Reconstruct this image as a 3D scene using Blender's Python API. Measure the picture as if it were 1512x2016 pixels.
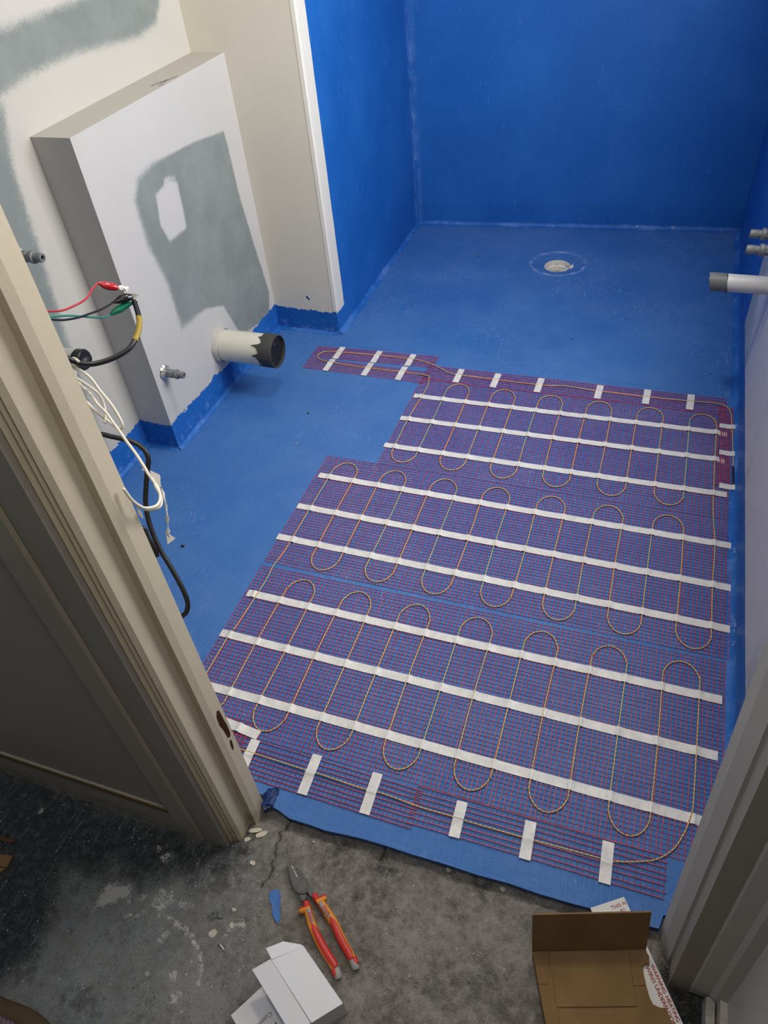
import bpy, bmesh, math, random
import numpy as np
from mathutils import Vector, Matrix, noise as mnoise

for o in list(bpy.data.objects):
    bpy.data.objects.remove(o, do_unlink=True)
SC = bpy.context.scene
COL = SC.collection
random.seed(7)

# ------------------------------------------------------------------ camera
cam_d = bpy.data.cameras.new('camera')
cam = bpy.data.objects.new('camera', cam_d)
COL.objects.link(cam)
cam_d.sensor_fit = 'VERTICAL'
cam_d.sensor_height = 36.0
cam_d.lens = 1446.52 / 2016 * 36
cam_d.clip_start = 0.01
cam.matrix_world = Matrix(((.94229939, -.17055088, .28806988, 0.0),
                           (.32461988, .67580093, -.66175149, 0.0),
                           (-.08181559, .71708124, .69217101, 1.5),
                           (0, 0, 0, 1)))
SC.camera = cam

# ------------------------------------------------------------------ world, light, exposure
SC.view_settings.view_transform = 'Standard'
SC.view_settings.look = 'None'
SC.view_settings.exposure = 0.55
SC.view_settings.gamma = 1.0
SC.view_settings.use_curve_mapping = False
W = bpy.data.worlds.new('world')
SC.world = W
W.use_nodes = True
W.node_tree.nodes['Background'].inputs[0].default_value = (.62, .76, 1.0, 1)
W.node_tree.nodes['Background'].inputs[1].default_value = .6


def area_light(name, loc, direction, sx, sy, power, col):
    d = bpy.data.lights.new(name, 'AREA')
    d.shape = 'RECTANGLE'
    d.size = sx
    d.size_y = sy
    d.energy = power
    d.color = col
    o = bpy.data.objects.new(name, d)
    COL.objects.link(o)
    o.location = loc
    o.rotation_euler = Vector(direction).to_track_quat('-Z', 'Y').to_euler()
    return o


# daylight entering by the bathroom window (right wall), the hall window (left end) and a ceiling lamp
area_light('window_daylight', (.365, 1.85, 1.48), (-1, 0, -.08), 1.0, .98, 25.0, (.985, .985, .98))
area_light('hall_daylight', (-1.88, -.10, 1.35), (1, .0, -.30), .8, 1.1, 1.5, (.72, .85, 1.0))
LAMP_POWER = 9.0
HALL_FILL_POWER = 5.5

# ------------------------------------------------------------------ material helpers


def new_mat(name, color=(.8, .8, .8), rough=.6, spec=.4, metal=0.0):
    m = bpy.data.materials.new(name)
    m.use_nodes = True
    b = m.node_tree.nodes['Principled BSDF']
    b.inputs['Base Color'].default_value = (*color, 1)
    b.inputs['Roughness'].default_value = rough
    b.inputs['Specular IOR Level'].default_value = spec
    b.inputs['Metallic'].default_value = metal
    return m


class G:
    """tiny node-graph helper"""

    def __init__(s, m):
        s.m = m
        s.t = m.node_tree
        s.b = s.t.nodes['Principled BSDF']
        s._pos = None

    def n(s, typ, **kw):
        nd = s.t.nodes.new(typ)
        for k, v in kw.items():
            setattr(nd, k, v)
        return nd

    def link(s, a, b):
        s.t.links.new(a, b)

    def setin(s, sock, v):
        if hasattr(v, 'links'):
            s.link(v, sock)
        else:
            sock.default_value = v

    @property
    def pos(s):
        if s._pos is None:
            s._pos = s.n('ShaderNodeNewGeometry').outputs['Position']
        return s._pos

    def xyz(s):
        q = s.n('ShaderNodeSeparateXYZ')
        s.link(s.pos, q.inputs[0])
        return q.outputs

    def scaled(s, sc, rotz=0.0):
        q = s.n('ShaderNodeMapping')
        q.inputs['Scale'].default_value = sc
        q.inputs['Rotation'].default_value = (0, 0, rotz)
        s.link(s.pos, q.inputs['Vector'])
        return q.outputs[0]

    def noise(s, scale, detail=4, rough=.6, vec=None, dist=0.0):
        q = s.n('ShaderNodeTexNoise')
        q.inputs['Scale'].default_value = scale
        q.inputs['Detail'].default_value = detail
        q.inputs['Roughness'].default_value = rough
        q.inputs['Distortion'].default_value = dist
        s.link(vec if vec is not None else s.pos, q.inputs['Vector'])
        return q.outputs['Fac']

    def voro(s, scale, vec=None, feature='F1'):
        q = s.n('ShaderNodeTexVoronoi')
        q.feature = feature
        q.inputs['Scale'].default_value = scale
        s.link(vec if vec is not None else s.pos, q.inputs['Vector'])
        return q.outputs['Distance']

    def math(s, op, a, b=0.0, clamp=False):
        q = s.n('ShaderNodeMath', operation=op, use_clamp=clamp)
        s.setin(q.inputs[0], a)
        s.setin(q.inputs[1], b)
        return q.outputs[0]

    def ramp(s, v, a, b, lo=0.0, hi=1.0, smooth=True):
        q = s.n('ShaderNodeMapRange')
        if smooth:
            q.interpolation_type = 'SMOOTHSTEP'
        s.setin(q.inputs['Value'], v)
        q.inputs['From Min'].default_value = a
        q.inputs['From Max'].default_value = b
        q.inputs['To Min'].default_value = lo
        q.inputs['To Max'].default_value = hi
        return q.outputs[0]

    def mix(s, f, a, b):
        q = s.n('ShaderNodeMix', data_type='RGBA')
        s.setin(q.inputs['Factor'], f)
        for i, v in ((6, a), (7, b)):
            if hasattr(v, 'links'):
                s.link(v, q.inputs[i])
            else:
                q.inputs[i].default_value = (*v, 1)
        return q.outputs[2]

    def attr(s, name):
        q = s.n('ShaderNodeAttribute')
        q.attribute_name = name
        return q.outputs['Fac']

    def color(s, c):
        s.setin(s.b.inputs['Base Color'], c if hasattr(c, 'links') else (*c, 1))

    def rough(s, r):
        s.setin(s.b.inputs['Roughness'], r)

    def bump(s, h, strength=.3, dist=.01):
        q = s.n('ShaderNodeBump')
        q.inputs['Strength'].default_value = strength
        q.inputs['Distance'].default_value = dist
        s.link(h, q.inputs['Height'])
        s.link(q.outputs[0], s.b.inputs['Normal'])


BLUE = (.008, .105, .41)
BLUE2 = (.015, .130, .46)
BFLOOR = (.034, .140, .41)
PLASTER = (.50, .485, .445)
CREAM = (.72, .675, .575)
BOARD = (.195, .222, .215)
HALLPAINT = (.40, .37, .315)


def blue_nodes(g, scuff_highlight=.5, streak=(6, 40, 6), floor=False):
    """liquid waterproofing membrane: brushed blue with pale scuffs; returns colour, bump height"""
    n1 = g.noise(3.0, 3)
    st = g.noise(6.0, 5, .65, g.scaled(streak), 1.2)
    st2 = g.noise(5.0, 5, .65, g.scaled((streak[1], streak[0], streak[2]), .5), 1.4)
    s = g.math('ADD', g.math('MULTIPLY', st, .5), g.math('MULTIPLY', st2, .5))
    c = g.mix(g.ramp(n1, .35, .7), BFLOOR if floor else BLUE, (.055, .170, .44) if floor else BLUE2)
    if floor:
        c = g.mix(g.ramp(g.noise(1.7, 5, .7), .40, .72, 0, .5), c, (.085, .185, .42))
        c = g.mix(g.math('MULTIPLY', g.ramp(st, .54, .68), g.ramp(g.noise(2.3, 4), .46, .62, 0, .6)), c, (.20, .30, .56))
        c = g.mix(g.ramp(g.noise(120, 2), .76, .80, 0, .5), c, (.35, .45, .7))
    else:
        c = g.mix(g.math('MULTIPLY', g.ramp(st, .60, .72), scuff_highlight), c, (.11, .28, .66))
    return c, s


def mat_blue_floor():
    m = new_mat('blue_membrane_floor', BLUE, .5, .35)
    g = G(m)
    c, h = blue_nodes(g, floor=True, streak=(22, 5, 5))
    a = g.attr('scuff_highlight')
    pale = g.math('MULTIPLY', a, g.ramp(g.noise(38, 6, .75), .42, .66))
    c = g.mix(g.math('MULTIPLY', pale, .8), c, (.38, .48, .74))
    g.color(c)
    g.rough(g.ramp(g.noise(9, 4), .3, .7, .42, .62))
    g.bump(g.math('ADD', h, g.math('MULTIPLY', g.noise(170, 3), .15)), .5, .007)
    return m


def mat_blue_wall(kind):
    """kind: 'back' all blue, 'nibside' white bead strip at the front edge, 'right' blue shower end + base band"""
    m = new_mat('membrane_wall_' + kind, BLUE, .5, .35)
    g = G(m)
    c, h = blue_nodes(g, .35, (14, 14, 3))
    x, y, z = g.xyz()
    corner = None
    if kind == 'nibside':
        wob = g.math('MULTIPLY', g.math('SUBTRACT', g.noise(14, 3), .5), .006)
        low = g.math('MULTIPLY', g.math('SUBTRACT', g.noise(60, 3), .5), .03)
        f = g.math('MULTIPLY',
                   g.ramp(g.math('ADD', y, wob), 2.429, 2.432, 1, 0),
                   g.ramp(g.math('ADD', z, low), .088, .091))
        c = g.mix(f, c, (.70, .675, .60))
        corner = g.math('MULTIPLY', g.ramp(y, 3.36, 3.40), g.ramp(g.noise(30, 4), .35, .6, 0, .5))
    if kind == 'right':
        wob = g.math('MULTIPLY', g.math('SUBTRACT', g.noise(11, 3), .5), .02)
        f = g.math('MULTIPLY',
                   g.ramp(g.math('ADD', y, wob), 2.548, 2.552, 1, 0),
                   g.ramp(g.math('ADD', z, g.math('MULTIPLY', wob, .6)), .097, .100))
        pl = g.mix(g.ramp(g.math('ADD', g.noise(3.1, 3), g.ramp(y, 2.30, 2.55, 0, .35)), .55, .70), (.52, .53, .60), (.33, .38, .43))
        c = g.mix(f, c, pl)
        corner = g.math('MULTIPLY', g.ramp(z, .05, .0), g.ramp(g.noise(30, 4), .35, .6, 0, .5))
    if kind == 'back':
        corner = g.math('MULTIPLY', g.math('ADD', g.ramp(x, -1.09, -1.13), g.ramp(z, .022, .0), True), g.ramp(g.noise(24, 4), .3, .6, 0, .42))
        g_y = g.ramp(z, .10, .104)
        c = g.mix(g.math('MULTIPLY', g_y, .12), c, (.03, .2, .6))
    c = g.mix(corner, c, (.16, .33, .70))
    g.color(c)
    g.rough(.5)
    g.bump(g.math('ADD', h, g.math('MULTIPLY', g.noise(90, 3), .1)), .22, .006)
    return m


def mat_plaster(name, base, band=True, board=True, top=.098):
    """plaster with grey board showing by attribute 'board', ragged blue membrane band at the foot"""
    m = new_mat(name, base, .8, .2)
    g = G(m)
    x, y, z = g.xyz()
    c = g.mix(g.ramp(g.noise(2.5, 4), .35, .7, 0, .5), base, tuple(v * .93 for v in base))
    if board:
        fine = g.math('MULTIPLY', g.math('SUBTRACT', g.noise(420, 3, .7), .5), .8)
        mid = g.math('MULTIPLY', g.math('SUBTRACT', g.noise(35, 5, .7), .5), .35)
        a = g.math('ADD', g.attr('board'), g.math('ADD', fine, mid))
        f = g.math('MULTIPLY', g.ramp(a, .28, .78), g.ramp(g.attr('board'), .02, .2))
        c = g.mix(f, c, g.mix(g.ramp(g.noise(7, 4), .35, .7), BOARD, (.24, .265, .255)))
    if band:
        rag = g.math('MULTIPLY', g.math('SUBTRACT', g.noise(75, 5, .7), .5), .035)
        rag2 = g.math('MULTIPLY', g.math('SUBTRACT', g.noise(7, 2), .5), .05)
        zz = g.math('ADD', z, g.math('ADD', rag, rag2))
        f = g.ramp(zz, top - .001, top + .001, 1, 0)
        bc, h = blue_nodes(g, .6, (10, 10, 60))
        bc = g.mix(g.math('MULTIPLY', g.ramp(z, .07, .0), g.ramp(g.noise(40, 4), .5, .7, 0, .6)), bc, (.25, .38, .7))
        c = g.mix(f, c, bc)
        g.bump(g.math('MULTIPLY', h, f), .3, .006)
    g.color(c)
    g.rough(.75)
    return m


def mat_paint(name, base, wear=True, rough=.55):
    m = new_mat(name, base, rough, .35)
    g = G(m)
    c = g.mix(g.ramp(g.noise(4, 4), .35, .7, 0, .6), base, tuple(v * .88 for v in base))
    if wear:
        v = g.noise(26, 6, .75)
        x, y, z = g.xyz()
        lowdirt = g.math('MULTIPLY', g.ramp(z, .07, -.02), g.ramp(g.noise(30, 4), .35, .65))
        c = g.mix(g.math('MULTIPLY', lowdirt, .6), c, (.10, .085, .06))
        c = g.mix(g.ramp(v, .735, .76, 0, .8), c, (.16, .085, .035))
    g.color(c)
    g.bump(g.noise(60, 4), .12, .004)
    return m


M = {}
M['blue_floor'] = mat_blue_floor()
M['blue_back'] = mat_blue_wall('back')
M['blue_nibside'] = mat_blue_wall('nibside')
M['blue_right'] = mat_blue_wall('right')
M['plaster'] = mat_plaster('plaster_left_wall', PLASTER)
M['plaster_box'] = mat_plaster('plaster_bulkhead', (.50, .49, .475))
M['plaster_nib'] = mat_plaster('plaster_nib', (.68, .64, .55), board=False, top=.092)
M['plain'] = new_mat('plain_plaster', (.46, .44, .40), .8, .2)
M['ceiling'] = new_mat('ceiling_paint', (.75, .74, .71), .85, .2)
M['frame'] = mat_paint('door_frame_cream_paint', (.58, .51, .375))
M['frame_r'] = mat_paint('door_frame_grey_paint', (.47, .44, .40))
M['hall_wall'] = mat_paint('hall_wall_paint', (.30, .275, .225), False)
M['hall_wall_r'] = mat_paint('hall_right_wall_paint', (.55, .52, .48), False)
M['skirting'] = mat_paint('skirting_paint', (.33, .30, .245))
M['pvc'] = new_mat('pvc_cream', (.62, .60, .51), .35, .5)
M['pvc_white'] = new_mat('pvc_white', (.60, .61, .62), .35, .5)
M['pvc_grey'] = new_mat('pvc_grey', (.13, .14, .14), .5, .4)
M['black_tape'] = new_mat('black_tape', (.012, .012, .014), .45, .5)
M['black_rubber'] = new_mat('black_cable_sheath', (.006, .006, .007), .38, .5)
M['brass_grey'] = new_mat('grey_poly_fitting', (.17, .18, .185), .42, .5)
M['brass_dark'] = new_mat('dark_bore', (.03, .03, .032), .5, .4)
M['chrome'] = new_mat('ragged_chrome_flange', (.55, .53, .48), .3, .5, .8)
M['white_cable'] = new_mat('white_cable', (.70, .66, .56), .45, .4)
M['white_tape'] = new_mat('white_paper_tape', (.72, .70, .66), .7, .3)
M['red_wire'] = new_mat('red_wire', (.42, .03, .04), .4, .5)
M['red_boot'] = new_mat('red_boot', (.42, .006, .012), .22, .6)
M['green_wire'] = new_mat('green_wire', (.03, .20, .14), .4, .5)
M['green_boot'] = new_mat('green_boot', (.0, .16, .08), .3, .5)
M['black_boot'] = new_mat('black_boot', (.008, .008, .009), .22, .6)
M['yellow_sleeve'] = new_mat('yellow_sleeve', (.30, .21, .02), .5, .4)
M['print_black'] = new_mat('black_print', (.02, .02, .02), .7, .2)
M['print_grey'] = new_mat('grey_print', (.11, .10, .10), .7, .2)
M['print_red'] = new_mat('red_print', (.30, .012, .02), .7, .2)
M['print_blue'] = new_mat('blue_pen', (.08, .10, .16), .7, .2)
M['steel'] = new_mat('phosphated_steel', (.10, .10, .098), .45, .5, .5)
M['steel_dark'] = new_mat('steel_gap', (.012, .012, .012), .6, .3)
M['grip_red'] = new_mat('grip_red', (.48, .022, .012), .42, .45)
M['grip_orange'] = new_mat('grip_orange', (.62, .22, .01), .45, .45)
M['grip_grey'] = new_mat('grip_grey', (.27, .265, .25), .5, .4)
M['carton_white'] = new_mat('white_cartonboard', (.72, .71, .73), .65, .3)
M['paper'] = new_mat('white_paper', (.66, .65, .63), .6, .3)
M['wood'] = new_mat('raw_wood', (.20, .115, .05), .8, .2)
M['wood_dark'] = new_mat('bare_brown_wood', (.10, .045, .022), .85, .2)
M['chip'] = new_mat('cream_paint_chip', (.55, .50, .38), .7, .3)
M['stone'] = new_mat('pale_stone', (.42, .39, .33), .85, .2)
M['crumb'] = new_mat('dark_crumb', (.02, .02, .022), .8, .2)
M['blue_chip'] = new_mat('blue_paint_chip', (.05, .15, .40), .55, .3)
M['scrap_blue'] = new_mat('dark_blue_film', (.008, .03, .13), .5, .35)
M['drain'] = new_mat('drain_plastic', (.66, .64, .58), .5, .35)
M['drain_in'] = new_mat('drain_inner', (.34, .30, .20), .6, .3)
M['mauve'] = new_mat('mauve_ribs', (.15, .10, .125), .85, .2)
M['brown_felt'] = new_mat('brown_edging', (.075, .05, .028), .95, .1)
M['glass'] = new_mat('window_glass', (.9, .95, 1), .05, .5)
M['lamp'] = new_mat('lamp_diffuser', (.9, .88, .8), .4)
g = G(M['lamp'])
g.b.inputs['Emission Color'].default_value = (1, .86, .68, 1)
g.b.inputs['Emission Strength'].default_value = 1.2

# cardboard with fine flute
m = M['cardboard'] = new_mat('brown_cardboard', (.22, .135, .06), .8, .15)
g = G(m)
g.color(g.mix(g.ramp(g.noise(18, 4), .3, .7, 0, .8), (.205, .125, .055), (.165, .098, .040)))
g.bump(g.noise(60, 2, .5, g.scaled((4, 1, 1))), .1, .003)

# mesh strands
m = M['strand'] = new_mat('crimson_mesh_strand', (.34, .022, .07), .42, .5)
g = G(m)
g.color(g.mix(g.ramp(g.noise(55, 3), .35, .7), (.33, .022, .070), (.52, .070, .14)))
M['strand_thin'] = new_mat('dark_mesh_strand', (.20, .02, .075), .45, .5)

# self-adhesive tape, satin with cross wrinkles
m = M['tape'] = new_mat('white_fabric_tape', (.66, .65, .62), .38, .5)
g = G(m)
g.color(g.mix(g.ramp(g.noise(40, 4), .3, .75), (.60, .59, .57), (.72, .71, .68)))
g.rough(g.ramp(g.noise(30, 3), .3, .7, .28, .5))
g.bump(g.noise(40, 4, .6, g.scaled((3, 1.2, 1))), .35, .004)

# heating cable: twisted orange and yellow-green
m = M['heat_cable'] = new_mat('striped_heating_cable', (.5, .3, .05), .4, .5)
g = G(m)
u = g.attr('along')
v = g.attr('around')
ph = g.math('FRACT', g.math('ADD', g.math('MULTIPLY', u, 105.0), v))
hue = g.ramp(g.noise(3.0, 2), .42, .6)
base = g.mix(hue, (.52, .25, .065), (.50, .31, .085))
g.color(g.mix(g.ramp(ph, .48, .56), base, g.mix(g.ramp(ph, .9, .96), (.68, .56, .27), (.30, .16, .05))))

# hall concrete
m = M['concrete'] = new_mat('worn_concrete', (.16, .15, .135), .8, .25)
g = G(m)
n1 = g.noise(9, 6, .7)
n2 = g.noise(55, 6, .75)
n3 = g.noise(260, 4, .7)
n4 = g.noise(620, 2, .6)
c = g.mix(g.ramp(n1, .36, .66), (.125, .114, .096), (.255, .240, .210))
c = g.mix(g.ramp(n2, .42, .70, 0, .7), c, (.335, .32, .285))
c = g.mix(g.ramp(n2, .46, .30, 0, .6), c, (.062, .055, .046))
c = g.mix(g.ramp(n3, .56, .70, 0, .55), c, (.052, .047, .040))
c = g.mix(g.ramp(n4, .60, .74, 0, .5), c, (.36, .345, .31))
c = g.mix(g.ramp(g.noise(5, 4), .54, .68, 0, .4), c, (.125, .088, .060))
cool_light = g.attr('cool_light')
c = g.mix(g.math('MULTIPLY', cool_light, g.ramp(n2, .3, .7, .25, .75)), c, (.185, .205, .220))  # cool light from the left, painted into the concrete as a bluish tint
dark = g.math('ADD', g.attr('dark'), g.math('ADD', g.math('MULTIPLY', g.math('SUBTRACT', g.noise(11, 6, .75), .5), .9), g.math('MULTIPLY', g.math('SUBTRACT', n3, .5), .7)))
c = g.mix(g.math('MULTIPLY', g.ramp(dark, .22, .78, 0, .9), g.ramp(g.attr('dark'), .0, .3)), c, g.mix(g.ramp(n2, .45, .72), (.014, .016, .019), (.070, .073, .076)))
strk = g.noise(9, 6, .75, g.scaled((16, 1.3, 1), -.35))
c = g.mix(g.math('MULTIPLY', g.ramp(strk, .56, .70, 0, .5), g.ramp(cool_light, .2, .8)), c, (.26, .28, .29))
white = g.math('ADD', g.attr('white'), g.math('ADD', g.math('MULTIPLY', g.math('SUBTRACT', g.noise(80, 6, .8), .5), 2.2), g.math('MULTIPLY', g.math('SUBTRACT', n3, .5), .9)))
c = g.mix(g.math('MULTIPLY', g.ramp(white, .55, .85, 0, .8), g.ramp(g.attr('white'), .04, .3)), c, (.52, .51, .47))
c = g.mix(g.math('MULTIPLY', g.ramp(g.voro(62), .12, .07), g.ramp(g.noise(17, 3), .47, .55, 0, .9)), c, (.50, .49, .45))
c = g.mix(g.math('MULTIPLY', g.ramp(g.voro(170), .20, .12), g.ramp(g.noise(13, 3), .48, .60, 0, .85)), c, (.40, .39, .35))
c = g.mix(g.math('MULTIPLY', g.ramp(g.voro(110, g.scaled((1, 1, 1), 1.0)), .17, .10), g.ramp(g.noise(11, 3), .53, .62, 0, .95)), c, (.018, .016, .014))
c = g.mix(g.attr('crack'), c, (.012, .011, .010))
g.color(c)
g.rough(g.ramp(n1, .3, .7, .62, .85))
g.bump(g.math('ADD', g.math('MULTIPLY', n2, .6), g.math('MULTIPLY', n3, .45)), .9, .008)

# ------------------------------------------------------------------ object helpers


def link(name, me, mat, parent=None, smooth=False):
    o = bpy.data.objects.new(name, me)
    COL.objects.link(o)
    if mat is not None:
        for mm in (mat if isinstance(mat, (list, tuple)) else [mat]):
            me.materials.append(mm)
    if smooth:
        for p in me.polygons:
            p.use_smooth = True
    if parent is not None:
        o.parent = parent
    return o


def base_of(o):
    """accumulated world location of a parent chain (locations only)"""
    v = Vector((0, 0, 0))
    while o is not None:
        v += o.location
        o = o.parent
    return v


def mesh(name, verts, faces, mat, parent=None, smooth=False, origin=None, mats=None):
    """verts in world coordinates; the object sits at its base point or on its parent"""
    verts = [Vector(v) for v in verts]
    if parent is not None:
        off = base_of(parent)
        loc = Vector((0, 0, 0))
    else:
        if origin is None:
            xs = [v.x for v in verts]
            ys = [v.y for v in verts]
            origin = ((min(xs) + max(xs)) / 2, (min(ys) + max(ys)) / 2, min(v.z for v in verts))
        off = Vector(origin)
        loc = off
    me = bpy.data.meshes.new(name)
    me.from_pydata([v - off for v in verts], [], faces)
    me.update()
    o = link(name, me, mat, parent, smooth)
    o.location = loc
    if mats:
        for p, i in zip(me.polygons, mats):
            p.material_index = i
    return o


def tag(o, label=None, cat=None, group=None, kind=None):
    for k, v in (('label', label), ('category', cat), ('group', group), ('kind', kind)):
        if v:
            o[k] = v
    return o


def thing(name, loc, label, cat, group=None):
    o = bpy.data.objects.new(name, None)
    COL.objects.link(o)
    o.location = loc
    o.empty_display_size = .05
    return tag(o, label, cat, group)


def struct(o):
    o['kind'] = 'structure'
    return o


def box_vf(x0, x1, y0, y1, z0, z1):
    v = [(x0, y0, z0), (x1, y0, z0), (x1, y1, z0), (x0, y1, z0), (x0, y0, z1), (x1, y0, z1), (x1, y1, z1), (x0, y1, z1)]
    f = [(0, 3, 2, 1), (4, 5, 6, 7), (0, 1, 5, 4), (1, 2, 6, 5), (2, 3, 7, 6), (3, 0, 4, 7)]
    return v, f


def box(name, x0, x1, y0, y1, z0, z1, mat, parent=None):
    v, f = box_vf(x0, x1, y0, y1, z0, z1)
    return mesh(name, v, f, mat, parent)


def join_vf(parts):
    V, F_ = [], []
    for v, f in parts:
        n = len(V)
        V += list(v)
        F_ += [tuple(i + n for i in q) for q in f]
    return V, F_


def prism(poly, z0, z1, shear=0.0):
    """extrude an xy outline from z0 to z1; shear leans it in x per metre of height"""
    a = sum(poly[i][0] * poly[(i + 1) % len(poly)][1] - poly[(i + 1) % len(poly)][0] * poly[i][1] for i in range(len(poly)))
    if a < 0:
        poly = poly[::-1]
    n = len(poly)
    v = [(x - shear * z0, y, z0) for x, y in poly] + [(x - shear * z1, y, z1) for x, y in poly]
    f = [tuple(range(n - 1, -1, -1)), tuple(range(n, 2 * n))]
    f += [(i, (i + 1) % n, n + (i + 1) % n, n + i) for i in range(n)]
    return v, f


def catmull(pts, n=6):
    P_ = [Vector(p) for p in pts]
    out = []
    for i in range(len(P_) - 1):
        p0 = P_[max(i - 1, 0)]
        p1 = P_[i]
        p2 = P_[i + 1]
        p3 = P_[min(i + 2, len(P_) - 1)]
        for k in range(n):
            t = k / n
            out.append(.5 * ((2 * p1) + (p2 - p0) * t + (2 * p0 - 5 * p1 + 4 * p2 - p3) * t * t + (3 * p1 - p0 - 3 * p2 + p3) * t ** 3))
    out.append(P_[-1])
    return out


def sweep_vf(path, rad, sides=8, flat=1.0, cap=True, power=2.0):
    """tube along path; rad number or list; flat scales the vertical half-axis"""
    path = [Vector(p) for p in path]
    n = len(path)
    if not isinstance(rad, (list, tuple)):
        rad = [rad] * n
    V, F_ = [], []
    up = Vector((0, 0, 1))
    side_prev = None
    for i, p in enumerate(path):
        t = (path[min(i + 1, n - 1)] - path[max(i - 1, 0)])
        if t.length < 1e-9:
            t = Vector((1, 0, 0))
        t.normalize()
        s = t.cross(up)
        if s.length < .15:
            s = side_prev if side_prev is not None else Vector((1, 0, 0))
            s = s - t * s.dot(t)
        s.normalize()
        if side_prev is not None and s.dot(side_prev) < 0:
            s = -s
        side_prev = s
        w = t.cross(s).normalized()
        for k in range(sides):
            a = 2 * math.pi * k / sides
            ca, sa = math.cos(a), math.sin(a)
            if power != 2.0:
                ca = math.copysign(abs(ca) ** (2 / power), ca)
                sa = math.copysign(abs(sa) ** (2 / power), sa)
            V.append(p + s * ca * rad[i] + w * sa * rad[i] * flat)
    for i in range(n - 1):
        for k in range(sides):
            a, b = i * sides + k, i * sides + (k + 1) % sides
            F_.append((a, b, b + sides, a + sides))
    if cap:
        F_.append(tuple(range(sides - 1, -1, -1)))
        F_.append(tuple((n - 1) * sides + k for k in range(sides)))
    return V, F_


def tube(name, path, rad, mat, parent=None, sides=8, n=6, flat=1.0, power=2.0):
    P_ = catmull(path, n) if n > 1 else [Vector(p) for p in path]
    if isinstance(rad, (list, tuple)) and n > 1:
        rr = []
        for i in range(len(rad) - 1):
            rr += [rad[i] + (rad[i + 1] - rad[i]) * k / n for k in range(n)]
        rad = rr + [rad[-1]]
    v, f = sweep_vf(P_, rad, sides, flat, True, power)
    return mesh(name, v, f, mat, parent, True)


def lathe_vf(prof, origin, axis, sides=24, hexa=False):
    """revolve (t, r) about axis through origin"""
    o = Vector(origin)
    a = Vector(axis).normalized()
    u = a.cross(Vector((0, 0, 1)))
    if u.length < .1:
        u = Vector((1, 0, 0))
    u.normalize()
    w = a.cross(u)
    V, F_ = [], []
    for t, r in prof:
        for k in range(sides):
            th = 2 * math.pi * k / sides
            V.append(o + a * t + (u * math.cos(th) + w * math.sin(th)) * r)
    for i in range(len(prof) - 1):
        for k in range(sides):
            p, q = i * sides + k, i * sides + (k + 1) % sides
            F_.append((p, q, q + sides, p + sides))
    F_.append(tuple(range(sides - 1, -1, -1)))
    F_.append(tuple((len(prof) - 1) * sides + k for k in range(sides)))
    return V, F_


def lathe(name, prof, origin, axis, mat, parent=None, sides=24, smooth=True):
    v, f = lathe_vf(prof, origin, axis, sides)
    o = mesh(name, v, f, mat, parent, smooth)
    if smooth:
        o.data.set_sharp_from_angle(angle=math.radians(40))
    return o


def text_mesh(name, txt, mat, parent, origin, xdir, ydir, length=None, size=.01, align='LEFT', lift=.0004, bold=0.0):
    """flat lettering: baseline start at origin, reading along xdir, up along ydir"""
    cu = bpy.data.curves.new(name, 'FONT')
    cu.body = txt
    cu.size = 1.0
    cu.offset = bold
    cu.resolution_u = 3
    tmp = bpy.data.objects.new(name, cu)
    COL.objects.link(tmp)
    bpy.context.view_layer.update()
    me = bpy.data.meshes.new_from_object(tmp.evaluated_get(bpy.context.evaluated_depsgraph_get()))
    bpy.data.objects.remove(tmp, do_unlink=True)
    bpy.data.curves.remove(cu)
    xs = [v.co.x for v in me.vertices]
    w = max(xs) - min(xs)
    s = length / w if length else size
    X = Vector(xdir).normalized()
    Y = Vector(ydir).normalized()
    Z = X.cross(Y)
    off = base_of(parent)
    x0 = min(xs)
    for v in me.vertices:
        v.co = Vector(origin) + X * (v.co.x - x0) * s + Y * v.co.y * s + Z * lift - off
    return link(name, me, mat, parent)


def in_poly(px, py, poly):
    """numpy: signed distance (positive inside) of points to polygon"""
    d = np.full(px.shape, 1e9)
    ins = np.zeros(px.shape, bool)
    n = len(poly)
    for i in range(n):
        x1, y1 = poly[i]
        x2, y2 = poly[(i + 1) % n]
        ex, ey = x2 - x1, y2 - y1
        t = np.clip(((px - x1) * ex + (py - y1) * ey) / (ex * ex + ey * ey + 1e-12), 0, 1)
        d = np.minimum(d, np.hypot(px - x1 - t * ex, py - y1 - t * ey))
        c = ((y1 > py) != (y2 > py)) & (px < (x2 - x1) * (py - y1) / (y2 - y1 + 1e-12) + x1)
        ins ^= c
    return np.where(ins, d, -d)


def line_dist(px, py, pts):
    d = np.full(px.shape, 1e9)
    for (x1, y1), (x2, y2) in zip(pts[:-1], pts[1:]):
        ex, ey = x2 - x1, y2 - y1
        t = np.clip(((px - x1) * ex + (py - y1) * ey) / (ex * ex + ey * ey + 1e-12), 0, 1)
        d = np.minimum(d, np.hypot(px - x1 - t * ex, py - y1 - t * ey))
    return d


def sstep(d, a, b):
    t = np.clip((d - a) / (b - a), 0, 1)
    return t * t * (3 - 2 * t)


def set_attr(o, name, vals):
    at = o.data.attributes.new(name, 'FLOAT', 'POINT')
    at.data.foreach_set('value', np.asarray(vals, dtype=np.float32).ravel())


def grid_vf(us, vs, fn):
    V = [fn(u, v) for v in vs for u in us]
    nu = len(us)
    F_ = [(j * nu + i, j * nu + i + 1, (j + 1) * nu + i + 1, (j + 1) * nu + i) for j in range(len(vs) - 1) for i in range(nu - 1)]
    return V, F_


# ------------------------------------------------------------------ structure
ZH = -.02                 # hall slab level; the membrane floor lies at z = 0
XL, XB, XN, XR = -1.513, -1.392, -1.127, .335
YB, YN = 1.551, 2.352
DR = (-.393, 3.095)       # drain centre

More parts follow.
